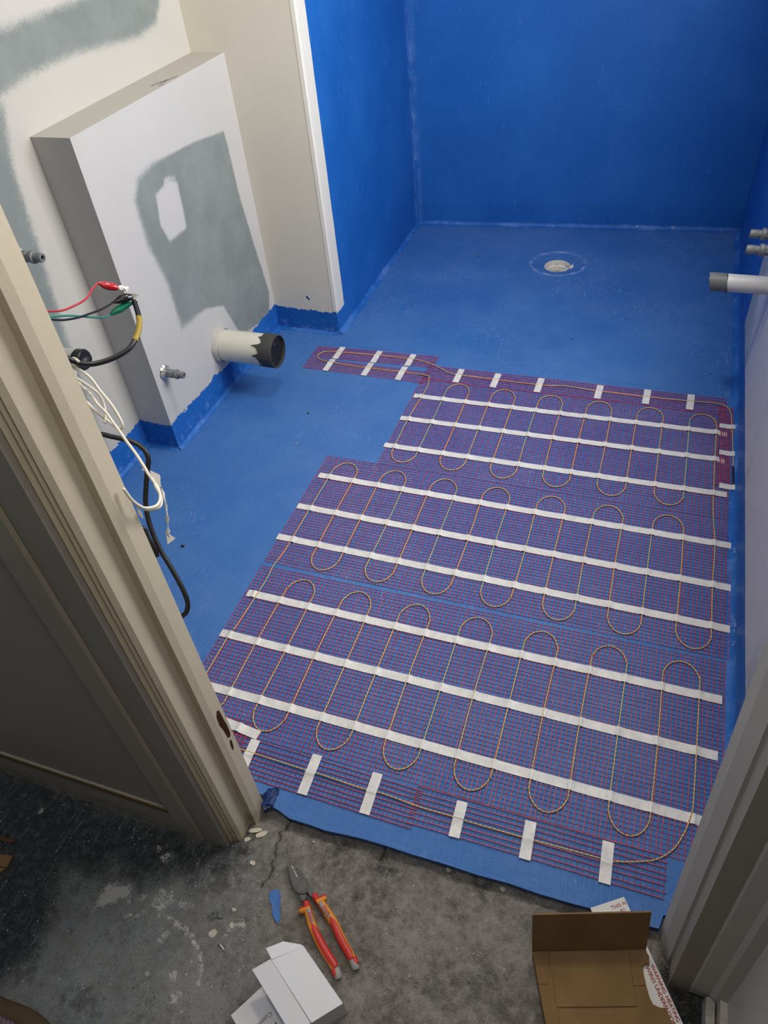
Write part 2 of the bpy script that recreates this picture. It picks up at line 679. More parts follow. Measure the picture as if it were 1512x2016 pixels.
# bathroom floor with a ragged front lip and a dished drain opening
front = [(-.615, .553), (-.592, .545), (-.58, .531), (-.55, .527), (-.517, .517), (-.47, .5175), (-.436, .516), (-.40, .5195), (-.36, .523), (-.306, .524),
         (-.25, .5235), (-.18, .525), (-.12, .524), (-.06, .527), (0, .5255), (.064, .527), (.12, .531), (.17, .529), (.214, .531), (.220, .556), (.245, .566)]
outer = front + [(.45, .57), (.45, 3.62), (-1.62, 3.62), (-1.62, .553)]
bm = bmesh.new()
ov = [bm.verts.new((x, y, 0)) for x, y in outer]
ns = 48
rings = [(.128, 0.0), (.116, .0002), (.111, .0022), (.104, -.0035), (.080, -.006), (.061, -.010), (.0585, -.020)]
rv = []
for r, z in rings:
    rv.append([bm.verts.new((DR[0] + r * math.cos(2 * math.pi * k / ns), DR[1] + r * math.sin(2 * math.pi * k / ns), z)) for k in range(ns)])
oe = [bm.edges.new((ov[i], ov[(i + 1) % len(ov)])) for i in range(len(ov))]
ie = [bm.edges.new((rv[0][k], rv[0][(k + 1) % ns])) for k in range(ns)]
bmesh.ops.triangle_fill(bm, use_beauty=True, use_dissolve=False, edges=oe + ie)
for a in range(len(rings) - 1):
    for k in range(ns):
        k2 = (k + 1) % ns
        bm.faces.new((rv[a][k], rv[a][k2], rv[a + 1][k2], rv[a + 1][k]))
lo = [bm.verts.new((v.co.x, v.co.y + (.004 if v.co.y < .56 else 0), -.019)) for v in ov]
for i in range(len(ov)):
    j = (i + 1) % len(ov)
    bm.faces.new((ov[i], lo[i], lo[j], ov[j]))
bmesh.ops.recalc_face_normals(bm, faces=bm.faces)
# refine so the painted ridge highlight has vertices to live on
me = bpy.data.meshes.new('floor')
bm.to_mesh(me)
bm.free()
floor = link('floor', me, M['blue_floor'])
if sum(p.normal.z * p.area for p in me.polygons) < 0:
    me.flip_normals()
struct(floor)
set_attr(floor, 'scuff_highlight', [(.85 if .106 < math.hypot(q.co.x - DR[0], q.co.y - DR[1]) < .119 else 0.0) for q in me.vertices])  # ridge highlight round the drain, painted in as a pale ring
tag(floor, 'blue waterproofing membrane floor of the bathroom')

# thin second coat of membrane with visible overlap edges (a grid so the scuffs follow the walls)
us = np.linspace(-1.50, XR - .004, 150)
vs = np.linspace(.60, 3.40, 220)
ys_cut = 2.44
gx, gy = np.meshgrid(us, vs)


def ridge_dist_at(x, y):
    ringd = abs(math.hypot(x - DR[0], y - DR[1]) - .110)
    return ringd


# (scuffs near the walls are carried by the cove strips instead)
ed = [(-1.10, 2.36), (-.6, 2.415), (-.1, 2.40), (.298, 2.405), (.292, 2.22), (-.6, 2.29), (-1.10, 2.28)]
v, f = prism([(x, y) for x, y in ed], 0.0, .0007)
mp = mesh('membrane_patch', v, f, M['blue_floor'], floor)

# coves: membrane turned up in the corners, pale along the rubbed edge
m = M['cove'] = new_mat('rubbed_membrane_cove', BLUE2, .5, .35)
g = G(m)
c, h = blue_nodes(g, .8, (8, 30, 8))
c = g.mix(g.ramp(g.noise(6, 5, .75), .45, .70, 0, .5), c, (.14, .28, .62))
c = g.mix(g.ramp(g.noise(26, 5, .75), .58, .70, 0, .55), c, (.36, .45, .68))
g.color(c)
g.bump(h, .3, .006)


def cove(name, a, b, inward, r=.014):
    """concave fillet along floor corner a-b; inward = unit xy away from the wall"""
    a, b = Vector((*a, 0)), Vector((*b, 0))
    inn = Vector((*inward, 0))
    V, F_ = [], []
    n = 5
    seg = 24
    for s in range(seg + 1):
        p = a.lerp(b, s / seg)
        rr = r * (1 + .25 * mnoise.noise(p * 9))
        for k in range(n + 1):
            th = math.pi / 2 * k / n
            V.append(p + inn * (rr * (1 - math.sin(th)) - .0005) + Vector((0, 0, rr * (1 - math.cos(th)) + .0006)))
    for s in range(seg):
        for k in range(n):
            i = s * (n + 1) + k
            F_.append((i, i + n + 1, i + n + 2, i + 1))
    return struct(mesh(name, V, F_, M['cove'], None, True))


back_a, back_b = Vector((-1.13, 3.41)), Vector((XR, 3.531))
bd = (back_b - back_a).normalized()
bnrm = (bd.y, -bd.x)
cove('trim_1', (XB, YB), (XB, YN), (1, 0))
cove('trim_2', (XB, YN), (XN, YN), (0, -1))
cove('trim_3', (XN, YN), (XN, 3.41), (1, 0), .018)
cove('trim_4', back_a, back_b, bnrm, .018)
cove('trim_5', (XR, .62), (XR, 3.53), (-1, 0), .020)
cove('trim_6', (XL, YB), (XB, YB), (0, -1))
cove('trim_7', (XL, .56), (XL, YB), (1, 0))
# upright corner fillet between the two blue shower walls
V, F_ = [], []
for s in range(41):
    z = 2.2 * s / 40
    for k in range(6):
        th = math.pi / 2 * k / 5
        r = .012 * (1 + .3 * mnoise.noise(Vector((0, 0, z * 9))))
        V.append((-1.1275 + r * (1 - math.sin(th)), 3.4095 - r * (1 - math.cos(th)), z))
for s in range(40):
    for k in range(5):
        i = s * 6 + k
        F_.append((i, i + 1, i + 7, i + 6))
struct(mesh('trim_8', V, F_, M['cove'], None, True))

# plaster masks in (y, z)
LW_TOP = [(1.33, 1.197), (1.7, 1.203), (2.252, 1.209), (2.252, 1.129), (2.203, 1.081), (2.091, 1.069), (1.815, 1.094), (1.628, 1.092), (1.505, 1.075), (1.33, 1.068)]
LW_LEFT = [(1.511, 1.062), (1.464, .934), (1.449, .816), (1.431, .673), (1.41, .534), (1.396, .377), (1.382, .183), (1.38, -.071), (.5, -.07), (.5, 1.062)]
BOX_G = [(2.25, .777), (2.064, .803), (1.839, .818), (1.755, .809), (1.715, .762), (1.711, .64), (1.746, .496), (1.748, .341), (1.9, .33), (2.005, .285), (2.043, .187),
         (2.069, .131), (2.289, .082), (2.328, .17), (2.291, .38), (2.261, .574), (2.257, .733)]
BOX_H = [(1.885, .75), (1.928, .732), (1.919, .636), (1.913, .602), (1.819, .603), (1.798, .655), (1.816, .737)]
BOX_T = [(1.862, .77), (1.938, .761), (1.928, .743), (1.864, .753)]

# left wall
ys = np.linspace(.533, YN, 150)
zs = np.concatenate([np.linspace(0, 1.3, 110), [1.6, 2.0, 2.42]])
V, F_ = grid_vf(ys, zs, lambda y, z: (XL, y, z))
wl = mesh('wall_left', V, F_, M['plaster'], None, False)
A, B = np.meshgrid(ys, zs)
b1 = sstep(in_poly(A, B, LW_TOP), -.04, .045)
b2 = sstep(in_poly(A, B, LW_LEFT), -.035, .03) * .82
up = sstep(B, 1.22, 1.26) * 0
set_attr(wl, 'board', np.maximum(np.maximum(b1, b2), up))
struct(wl)
tag(wl, 'left bathroom wall of patched plaster and grey board')

# bulkhead box housing the cistern
bulk = thing('wall_bulkhead', (XL, YB, 0), None, None)
struct(bulk)
tag(bulk, 'low plastered boxing that juts from the left wall')
ys = np.linspace(YB, YN, 110)
zs = np.linspace(0, .977, 120)
V, F_ = grid_vf(ys, zs, lambda y, z: (XB, y, z))
bf = mesh('front_panel', V, F_, M['plaster_box'], bulk)
A, B = np.meshgrid(ys, zs)
soft = .014 + .030 * sstep(1.95 - A, 0, .2)
bv = sstep(in_poly(A, B, BOX_G) / soft, -1, 1)
bv = bv * (1 - .95 * sstep(in_poly(A, B, BOX_H), -.020, .014)) * (1 - .4 * sstep(in_poly(A, B, BOX_T), -.002, .004))
set_attr(bf, 'board', bv)
V, F_ = grid_vf(np.linspace(XL, XB, 10), np.linspace(0, .977, 60), lambda x, z: (x, YB, z))
mesh('side_panel', V, F_, M['plaster_box'], bulk)
lip = mesh('ledge', [(XL, YB, .977), (XB, YB, .977), (XB, YN, .977), (XL, YN, .977)], [(0, 1, 2, 3)], M['plain'], bulk)
# pencilled mark on the ledge
for i, seg in enumerate([[(-1.432, 1.985), (-1.424, 2.02), (-1.414, 2.05)], [(-1.412, 2.055), (-1.404, 2.085)], [(-1.408, 1.985), (-1.402, 2.005)],
                         [(-1.418, 2.01), (-1.412, 2.025), (-1.415, 2.04), (-1.408, 2.05)]]):
    v, f = sweep_vf([(x, y, .9772) for x, y in seg], .0022, 5, .15)
    mesh('pencil_mark', v, f, M['print_blue'], bulk)

# nib wall: cream front, white-edged blue shower side
v, f = grid_vf(np.linspace(XL - .1, XN, 24), np.linspace(0, 2.42, 60), lambda x, z: (x, YN, z))
wn = struct(mesh('wall_nib', v, f, M['plaster_nib']))
tag(wn, 'cream plastered nib wall beside the shower')
for dx, dz, r_ in ((-1.2425, .1485, .0065), (-1.2375, .1420, .0055), (-1.2455, .1530, .003)):
    V = [(dx, YN - .0012, dz)] + [(dx + r_ * (.7 + .3 * math.sin(3 * k)) * math.cos(k * math.pi / 5), YN - .0006, dz + r_ * (.8 + .3 * math.cos(2 * k)) * math.sin(k * math.pi / 5)) for k in range(10)]
    mesh('paint_dab', V, [(0, 1 + k, 1 + (k + 1) % 10) for k in range(10)], M['scrap_blue'], wn)
v, f = grid_vf(np.linspace(YN, 3.45, 30), np.linspace(0, 2.42, 60), lambda y, z: (XN, y, z))
struct(mesh('wall_shower', v, f, M['blue_nibside']))
# metal corner bead on the nib edge
v, f = prism([(XN - .012, YN + .001), (XN - .012, YN - .0012), (XN + .0012, YN - .0012), (XN + .0012, YN + .012), (XN + .0002, YN + .012), (XN + .0002, YN + .0002)], .098, 2.42)
struct(mesh('trim_9', v, f, new_mat('corner_bead_paint', (.78, .75, .68), .7, .3)))

# back wall
a = back_a - bd * .2
b = back_b + bd * .3
n2 = Vector((-bnrm[0], -bnrm[1]))
v, f = prism([tuple(a), tuple(b), tuple(b + n2 * .1), tuple(a + n2 * .1)], -.02, 2.42)
wb = struct(mesh('wall_back', v, f, M['blue_back']))
tag(wb, 'back shower wall under brushed blue membrane')

# right wall around a window opening
WY0, WY1, WZ0, WZ1 = 1.32, 2.38, .97, 2.0
v, f = join_vf([box_vf(XR, XR + .1, .55, WY0, -.02, 2.42), box_vf(XR, XR + .1, WY1, 3.65, -.02, 2.42),
                box_vf(XR, XR + .1, WY0, WY1, -.02, WZ0), box_vf(XR, XR + .1, WY0, WY1, WZ1, 2.42)])
struct(mesh('wall_right', v, f, M['blue_right']))
win = struct(thing('window_1', (XR + .06, (WY0 + WY1) / 2, WZ0), None, None))
fr = [box_vf(XR + .05, XR + .09, WY0, WY0 + .05, WZ0, WZ1), box_vf(XR + .05, XR + .09, WY1 - .05, WY1, WZ0, WZ1),
      box_vf(XR + .05, XR + .09, WY0, WY1, WZ0, WZ0 + .05), box_vf(XR + .05, XR + .09, WY0, WY1, WZ1 - .05, WZ1)]
v, f = join_vf(fr)
mesh('window_frame', v, f, M['plain'], win)
box('sill', XR - .01, XR + .1, WY0, WY1, WZ0 - .02, WZ0, M['plain'], win)

struct(box('ceiling', -1.9, .75, -1.8, 3.8, 2.42, 2.5, M['ceiling']))

# wall with the doorway: left solid, right solid (leaning a little), lintel
LEAN = .052
struct(box('wall_front', -2.0, -.622, .431, .536, ZH, 2.42, [M['hall_wall']]))
struct(box('wall_lintel', -.622, .26, .431, .536, 2.1, 2.42, M['hall_wall']))
v, f = prism([(.238, .452), (.5, .452), (.5, .55), (.238, .55)], ZH, 2.42, LEAN)
struct(mesh('wall_front_right', v, f, M['hall_wall']))
v, f = prism([(.3245, .46), (.42, .46), (.42, -1.8), (.3245, -1.8)], ZH, 2.42, LEAN)
struct(mesh('wall_hall_right', v, f, M['hall_wall_r']))
struct(box('wall_hall_back', -2.0, .5, -1.9, -1.8, ZH, 2.42, new_mat('hall_back_paint', (.16, .15, .13), .8, .2)))
v, f = join_vf([box_vf(-2.0, -1.9, -1.8, -.55, ZH, 2.42), box_vf(-2.0, -1.9, .35, .44, ZH, 2.42),
                box_vf(-2.0, -1.9, -.55, .35, ZH, .7), box_vf(-2.0, -1.9, -.55, .35, 2.0, 2.42)])
struct(mesh('wall_hall_left', v, f, M['hall_wall']))

# hall slab
us = np.arange(-1.26, .4201, .0035)
vs = np.arange(.02, .5761, .0035)
GX, GY = np.meshgrid(us, vs)
H_DARK = [(-1.6, .45), (-.724, .44), (-.602, .446), (-.60, .425), (-.661, .35), (-.717, .345), (-.789, .320), (-.93, .297), (-.898, .221), (-.895, .138), (-.961, .0), (-1.6, -.1)]
H_W1 = [(-.822, .294), (-.772, .305), (-.77, .289), (-.812, .253), (-.825, .234), (-.83, .262)]
H_ARC = [(-.77, .218), (-.755, .249), (-.716, .269), (-.673, .275), (-.629, .268), (-.597, .251), (-.57, .224), (-.561, .197)]
H_ARC2 = [(-.766, .282), (-.725, .303), (-.679, .304), (-.642, .309)]
H_CR1 = [(-.522, .54), (-.523, .509), (-.53, .49), (-.528, .469), (-.524, .439), (-.517, .405), (-.522, .383)]
H_CR2 = [(-.312, .534), (-.311, .517), (-.314, .502)]
H_LEDGE = [(-.60, .492), (-.571, .498), (-.477, .496), (-.434, .504), (-.399, .488), (-.368, .508), (-.327, .5), (-.292, .492), (-.23, .515), (-.156, .508), (-.075, .509), (.002, .51), (.10, .512), (.24, .51)]
nz = np.zeros(GX.shape)
nz2 = np.zeros(GX.shape)
for j in range(GX.shape[0]):
    for i in range(GX.shape[1]):
        p = Vector((GX[j, i], GY[j, i], .3))
        nz[j, i] = mnoise.noise(p * 14)
        nz2[j, i] = mnoise.noise(p * 70)
ly = np.interp(GX, [p[0] for p in H_LEDGE], [p[1] for p in H_LEDGE]) + nz2 * .006
ledge = sstep(GY - ly, -.003, .004)
crack = np.maximum(sstep(-line_dist(GX + nz2 * .007 + nz * .008, GY, H_CR1), -.0034, -.0008), sstep(-line_dist(GX, GY, H_CR2), -.004, -.001)) * .9
hole = sstep(nz + .35 * nz2 - .52, 0, .12)
black_spot = np.maximum(sstep(-np.hypot(GX + .585 + nz * .014 + nz2 * .012, (GY - .437 + nz2 * .008) * 1.6), -.034, -.006) * .75, sstep(-np.hypot((GX + .30) * .8, (GY - .485) * 2.2), -.05, -.01) * .6)
Z = ZH + .0006 * nz + .0005 * nz2 - .006 * ledge - .004 * crack - .002 * hole
V = np.stack([GX, GY, Z], -1).reshape(-1, 3)
nu = len(us)
F_ = [(j * nu + i, j * nu + i + 1, (j + 1) * nu + i + 1, (j + 1) * nu + i) for j in range(len(vs) - 1) for i in range(nu - 1)]
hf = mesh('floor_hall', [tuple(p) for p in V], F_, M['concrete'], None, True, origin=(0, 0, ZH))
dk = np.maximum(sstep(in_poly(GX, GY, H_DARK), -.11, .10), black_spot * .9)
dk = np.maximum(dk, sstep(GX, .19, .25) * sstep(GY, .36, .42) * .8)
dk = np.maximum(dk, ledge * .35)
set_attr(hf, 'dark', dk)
wh = sstep(in_poly(GX, GY, H_W1), -.02, .012)
wh = np.maximum(wh, .85 * sstep(-line_dist(GX + .004 * nz2, GY, H_ARC), -.013, -.002) * (.8 + .4 * nz))
wh = np.maximum(wh, .55 * sstep(-line_dist(GX, GY, H_ARC2), -.022, -.002))
for bx_, by_, br in [(-.665, .245, .02), (-.61, .19, .016), (-.59, .165, .018), (-.66, .18, .008), (-.545, .30, .012), (-.55, .285, .008), (-.7, .30, .03), (-.76, .385, .012), (-.735, .375, .02), (-1.06, .379, .012), (-.53, .31, .012)]:
    wh = np.maximum(wh, .7 * sstep(-np.hypot(GX - bx_, GY - by_), -br * 1.5, -br * .3))
set_attr(hf, 'white', wh)
set_attr(hf, 'crack', np.maximum(crack, hole * .35))
set_attr(hf, 'cool_light', sstep(-(GX + .45 * GY), .22, .62))
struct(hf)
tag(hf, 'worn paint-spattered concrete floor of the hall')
# rest of the slab outside the photographed strip
v, f = join_vf([box_vf(-2.0, .5, -1.85, .0205, -.08, ZH), box_vf(-2.0, -1.2585, .0205, .44, -.08, ZH)])
struct(mesh('floor_hall_rest', v, f, M['concrete']))

# ------------------------------------------------------------------ door frame
door = struct(thing('door_1', (-.6, .48, ZH), None, None))


def upright(name, prof, mat, lean=0.0, z0=ZH - .004, z1=2.1):
    v, f = prism(prof, z0, z1, lean)
    return mesh(name, v, f, mat, door)


upright('jamb', [(-.6005, .458), (-.600, .494), (-.622, .494), (-.622, .458)], M['frame'])
upright('door_stop', [(-.587, .4925), (-.5845, .506), (-.5865, .534), (-.622, .534), (-.622, .4925)], M['frame'])
upright('architrave', [(-.6005, .4565), (-.6055, .449), (-.6095, .4525), (-.6115, .446), (-.6165, .4485), (-.6195, .4415), (-.6255, .444), (-.632, .4375), (-.676, .4345), (-.678, .4305), (-.678, .458), (-.6005, .458)], M['frame'])
upright('backband', [(-.678, .4315), (-.682, .4265), (-.722, .4235), (-.727, .431), (-.678, .433)], M['skirting'])
# right side, leaning with the wall
upright('jamb', [(.2225, .512), (.234, .4865), (.262, .4865), (.262, .535), (.2185, .535)], M['frame_r'], LEAN)
upright('door_stop', [(.2345, .4875), (.2365, .4865), (.2445, .4845), (.262, .4845), (.262, .4875)], M['frame_r'], LEAN)
upright('architrave', [(.2405, .4865), (.2395, .479), (.2465, .4705), (.2505, .4725), (.2535, .4665), (.2585, .4685), (.2625, .4635), (.2705, .4625), (.2745, .4855)], M['frame_r'], LEAN)
upright('backband', [(.2700, .4655), (.2695, .4535), (.2735, .4485), (.30, .4465), (.306, .4395), (.3260, .4375), (.3260, .4655)], M['frame_r'], LEAN, ZH + .014)
# chipped bare timber on the left stop edge
for pts in ([(.519, .388), (.5245, .380), (.5255, .350), (.5275, .325), (.5265, .298), (.5225, .292), (.517, .300), (.515, .330), (.511, .352), (.5125, .378)],
            [(.5195, .288), (.5225, .280), (.5205, .262), (.5165, .252), (.5150, .266), (.5165, .282)]):
    n = len(pts)
    cy, cz = sum(p[0] for p in pts) / n, sum(p[1] for p in pts) / n
    V = [(-.5838, cy, cz)] + [(-.5852 if y > .506 else -.584, y, z) for y, z in pts]
    V = [(-.5838, cy, cz)] + [(-.5843 - abs(y - .506) * .065 + .0006, y, z) for y, z in pts]
    mesh('bare_timber', V, [(0, 1 + i, 1 + (i + 1) % n) for i in range(n)] + [(0, 1 + (i + 1) % n, 1 + i) for i in range(n)], M['wood_dark'], door)
struct(box('baseboard_hall', -2.0, -.727, .4265, .431, ZH - .003, .102, M['skirting']))
v, f = prism([(-2.0, .4270), (-.729, .4270), (-.729, .4245), (-2.0, .4245)], .086, .103)
struct(mesh('trim_10', v, f, new_mat('stained_bead', (.15, .105, .05), .7, .3)))
v, f = join_vf([prism([(.2945, .4445), (.3085, .4445), (.3085, -1.8), (.2945, -1.8)], ZH - .003, .012),
                prism([(.3115, .4445), (.3255, .4445), (.3255, -1.8), (.3115, -1.8)], ZH - .003, .036)])
struct(mesh('baseboard_right', v, f, M['frame_r']))

# ------------------------------------------------------------------ ceiling lamp of the bathroom
lamp = thing('unseen_ceiling_lamp', (-.40, 1.65, 2.36), 'round opal ceiling lamp fixed under the bathroom ceiling', 'lamp')
lathe('lamp_base', [(0, .16), (.03, .16), (.03, .12)], (-.40, 1.65, 2.42), (0, 0, -1), M['plain'], lamp, 32)
lathe('diffuser', [(0, .145), (.03, .14), (.05, .11), (.06, .05)], (-.40, 1.65, 2.39), (0, 0, -1), M['lamp'], lamp, 32)


def lamp_light(parent, power, col):
    ld = bpy.data.lights.new('lamp_light', 'AREA')
    ld.shape = 'DISK'
    ld.size = .24
    ld.energy = power
    ld.color = col
    o = bpy.data.objects.new('lamp_light', ld)
    COL.objects.link(o)
    o.parent = parent
    o.location = (0, 0, -.035)


lamp_light(lamp, LAMP_POWER, (1.0, .90, .76))
hall_fill = thing('unseen_ceiling_lamp', (-.10, .25, 2.36), 'added opal fill lamp, unseen above the hall doorway', 'lamp')  # unseen lamp added to fill the hall floor with light from above
lathe('lamp_base', [(0, .16), (.03, .16), (.03, .12)], (-.10, .25, 2.42), (0, 0, -1), M['plain'], hall_fill, 32)
lathe('diffuser', [(0, .145), (.03, .14), (.05, .11), (.06, .05)], (-.10, .25, 2.39), (0, 0, -1), M['lamp'], hall_fill, 32)
lamp_light(hall_fill, HALL_FILL_POWER, (1.0, .95, .88))

# ------------------------------------------------------------------ heating mat
mat_ = thing('heating_mat', (-.28, 1.35, 0), 'crimson mesh underfloor heating mat with white tape strips and looping cable', 'heating mat')
PITCH = .0106


def strand_panel(x0, x1, y0, y1, thick_axis='y', label=None, slope=0.0, z=.0004, ragged=.004, seed=1, pitch=PITCH):
    """woven mesh: strong strands along thick_axis, fine ones across. slope lets the x-wise edge drift in y"""
    rnd = random.Random(seed)
    parts, mi = [], []

    def bar(p, q, w, h, zz, m, wob):
        # flat hexagonal ribbon in a few segments
        p, q = Vector((*p, 0)), Vector((*q, 0))
        d = q - p
        L = d.length
        d.normalize()
        s = Vector((-d.y, d.x, 0))
        ns_ = max(1, int(L / .12))
        V, F_ = [], []
        ph = rnd.random() * 6.3
        for k in range(ns_ + 1):
            c = p + d * L * k / ns_ + s * wob * math.sin(ph + k * 1.3)
            zk = zz + .0004 * (1 + math.sin(ph * 2 + k * 1.9))
            V += [c + s * w / 2 + Vector((0, 0, zk)), c + s * w * .28 + Vector((0, 0, zk + h)), c - s * w * .28 + Vector((0, 0, zk + h)), c - s * w / 2 + Vector((0, 0, zk))]
        for k in range(ns_):
            for e in range(3):
                a = 4 * k + e
                F_.append((a, a + 1, a + 5, a + 4))
        parts.append((V, F_))
        mi.extend([m] * len(F_))

    def yo(x):
        return slope * (x - x0)
    if thick_axis == 'y':
        n = int(round((x1 - x0) / pitch))
        for i in range(n + 1):
            x = x0 + (x1 - x0) * i / n
            j = rnd.uniform(-.0012, .0012)
            bar((x + j, y0 + yo(x) - rnd.random() * ragged), (x + j + rnd.uniform(-.001, .001), y1 + yo(x) + rnd.random() * ragged), .0021, .0009, z + .0005, 0, .0006)
        n = int(round((y1 - y0) / pitch))
        for i in range(n + 1):
            y = y0 + (y1 - y0) * i / n + rnd.uniform(-.0007, .0007)
            bar((x0 - rnd.random() * ragged, y), (x1 + rnd.random() * ragged, y + yo(x1)), .0012, .0006, z, 1, .0005)
    else:
        n = int(round((y1 - y0) / pitch))
        for i in range(n + 1):
            y = y0 + (y1 - y0) * i / n + rnd.uniform(-.0006, .0006)
            bar((x0 - rnd.random() * ragged, y), (x1 + rnd.random() * ragged, y + yo(x1)), .0021, .0009, z + .0005, 0, .0008)
        n = int(round((x1 - x0) / pitch))
        for i in range(n + 1):
            x = x0 + (x1 - x0) * i / n + rnd.uniform(-.001, .001)
            bar((x, y0 + yo(x) - rnd.random() * ragged), (x, y1 + yo(x) + rnd.random() * ragged), .0012, .0006, z, 1, .0004)
    v, f = join_vf(parts)
    o = mesh('mesh_panel', v, f, [M['strand'], M['strand_thin']], mat_, mats=mi)
    o['kind'] = 'stuff'
    return o


strand_panel(-.715, .312, 1.640, 2.122, 'y', seed=1)
strand_panel(-.886, .322, 1.163, 1.634, 'y', seed=2)
strand_panel(-.884, .314, .662, 1.146, 'y', slope=.004, seed=3)
strand_panel(-1.177, -.700, 2.099, 2.166, 'x', seed=4, slope=-.006)
strand_panel(-1.177, -.696, 2.176, 2.249, 'x', seed=5, slope=.045)
strand_panel(-.712, .300, 2.118, 2.205, 'x', seed=6, slope=.008, z=.0016)
strand_panel(.280, .333, 1.776, 2.168, 'y', seed=7, z=.0016, pitch=.0082)
strand_panel(-.735, -.270, .574, .656, 'x', seed=8, slope=-.008, z=.0016)
strand_panel(-.280, .218, .581, .660, 'x', seed=9, slope=.008, z=.0022)
strand_panel(-.80, -.690, .640, .690, 'y', seed=10, z=.0022)

# cable: one continuous run
LP = .0803
CZ = .0040
run = []


def arc(x0, y, x1, up):
    c, r = (x0 + x1) / 2, (x1 - x0) / 2
    h = .052 if up else -.052
    for k in range(0, 13):
        a = math.pi * k / 12
        run.append((c - r * math.cos(a), y + h * math.sin(a), CZ))


def legs(x0, n, ylo, yhi, start_down):
    """n+1 legs from x0 rightwards; arcs bulge beyond ylo / yhi"""
    down = start_down
    for j in range(n):
        xa, xb = x0 + LP * j, x0 + LP * (j + 1)
        jit = random.uniform(-.003, .003)
        if down:
            run.append((xa + jit, (ylo + yhi) / 2, CZ))
            arc(xa, ylo, xb, False)
        else:
            run.append((xa + jit, (ylo + yhi) / 2, CZ))
            arc(xa, yhi, xb, True)
        down = not down


# front strip from the hidden left end, then up the right-hand leg of the front row
front_run = [(-1.02, .66), (-.90, .645), (-.80, .635), (-.70, .627), (-.649, .626), (-.528, .623), (-.491, .623), (-.397, .62), (-.346, .622), (-.264, .617), (-.193, .618),
             (-.166, .617), (-.059, .618), (-.023, .619), (.078, .622), (.123, .624), (.178, .641), (.206, .656), (.230, .682), (.246, .716), (.256, .752), (.261, .80)]
cable = [(x, y, CZ + .001) for x, y in front_run]
# front row runs right to left: build left to right, then reverse
run = []
run.append((-.853, 1.150, CZ))
run.append((-.850, 1.090, CZ))
run.append((-.858, .928, CZ))
legs(-.862, 14, .734, 1.074, True)
rowC = run[::-1]
cable += rowC
# middle row left to right
run = []
run.append((-.846, 1.215, CZ))
legs(-.842, 14, 1.222, 1.562, False)
run.append((.281, 1.40, CZ))
run.append((.283, 1.528, CZ))
run.append((.275, 1.657, CZ))
cable += run
# back row built left to right, used right to left
run = []
run.append((-.691, 2.126, CZ + .001))
run.append((-.681, 2.060, CZ))
legs(-.689, 12, 1.709, 2.060, True)
run.append((.274, 1.80, CZ))
cable += run[::-1]
cable += [(-.700, 2.136, CZ + .002), (-.766, 2.143, CZ), (-.90, 2.143, CZ), (-.997, 2.144, CZ), (-1.08, 2.150, CZ), (-1.130, 2.158, CZ), (-1.15, 2.178, CZ), (-1.145, 2.203, CZ), (-1.116, 2.22, CZ),
          (-.961, 2.23, CZ), (-.86, 2.234, CZ), (-.775, 2.233, CZ), (-.735, 2.224, CZ), (-.696, 2.209, CZ + .001), (-.65, 2.184, CZ + .002), (-.614, 2.168, CZ + .002), (-.46, 2.164, CZ + .001), (-.325, 2.164, CZ + .001),
          (-.273, 2.166, CZ + .001), (-.212, 2.176, CZ + .001), (-.121, 2.171, CZ + .001), (.05, 2.171, CZ + .001), (.192, 2.175, CZ + .001), (.27, 2.180, CZ + .001), (.300, 2.170, CZ + .001), (.314, 2.145, CZ + .001),
          (.318, 2.101, CZ + .001), (.322, 2.0, CZ + .001), (.3245, 1.90, CZ + .001), (.3245, 1.862, CZ + .001)]
cp = catmull(cable, 4)
v, f = sweep_vf(cp, .0016, 6)
hc = mesh('heating_cable', v, f, M['heat_cable'], mat_, True)
along, tot = [], 0.0
for i, p in enumerate(cp):
    if i:
        tot += (p - cp[i - 1]).length
    along += [tot] * 6
set_attr(hc, 'along', along)
set_attr(hc, 'around', [k / 6 for _ in cp for k in range(6)])
tag(hc, 'orange and yellow-green striped heating cable in even loops')
tube('end_splice', [(.3245, 1.866, CZ + .001), (.3255, 1.83, CZ + .001), (.326, 1.785, CZ + .001)], .0034, M['black_tape'], mat_, 8, 3)


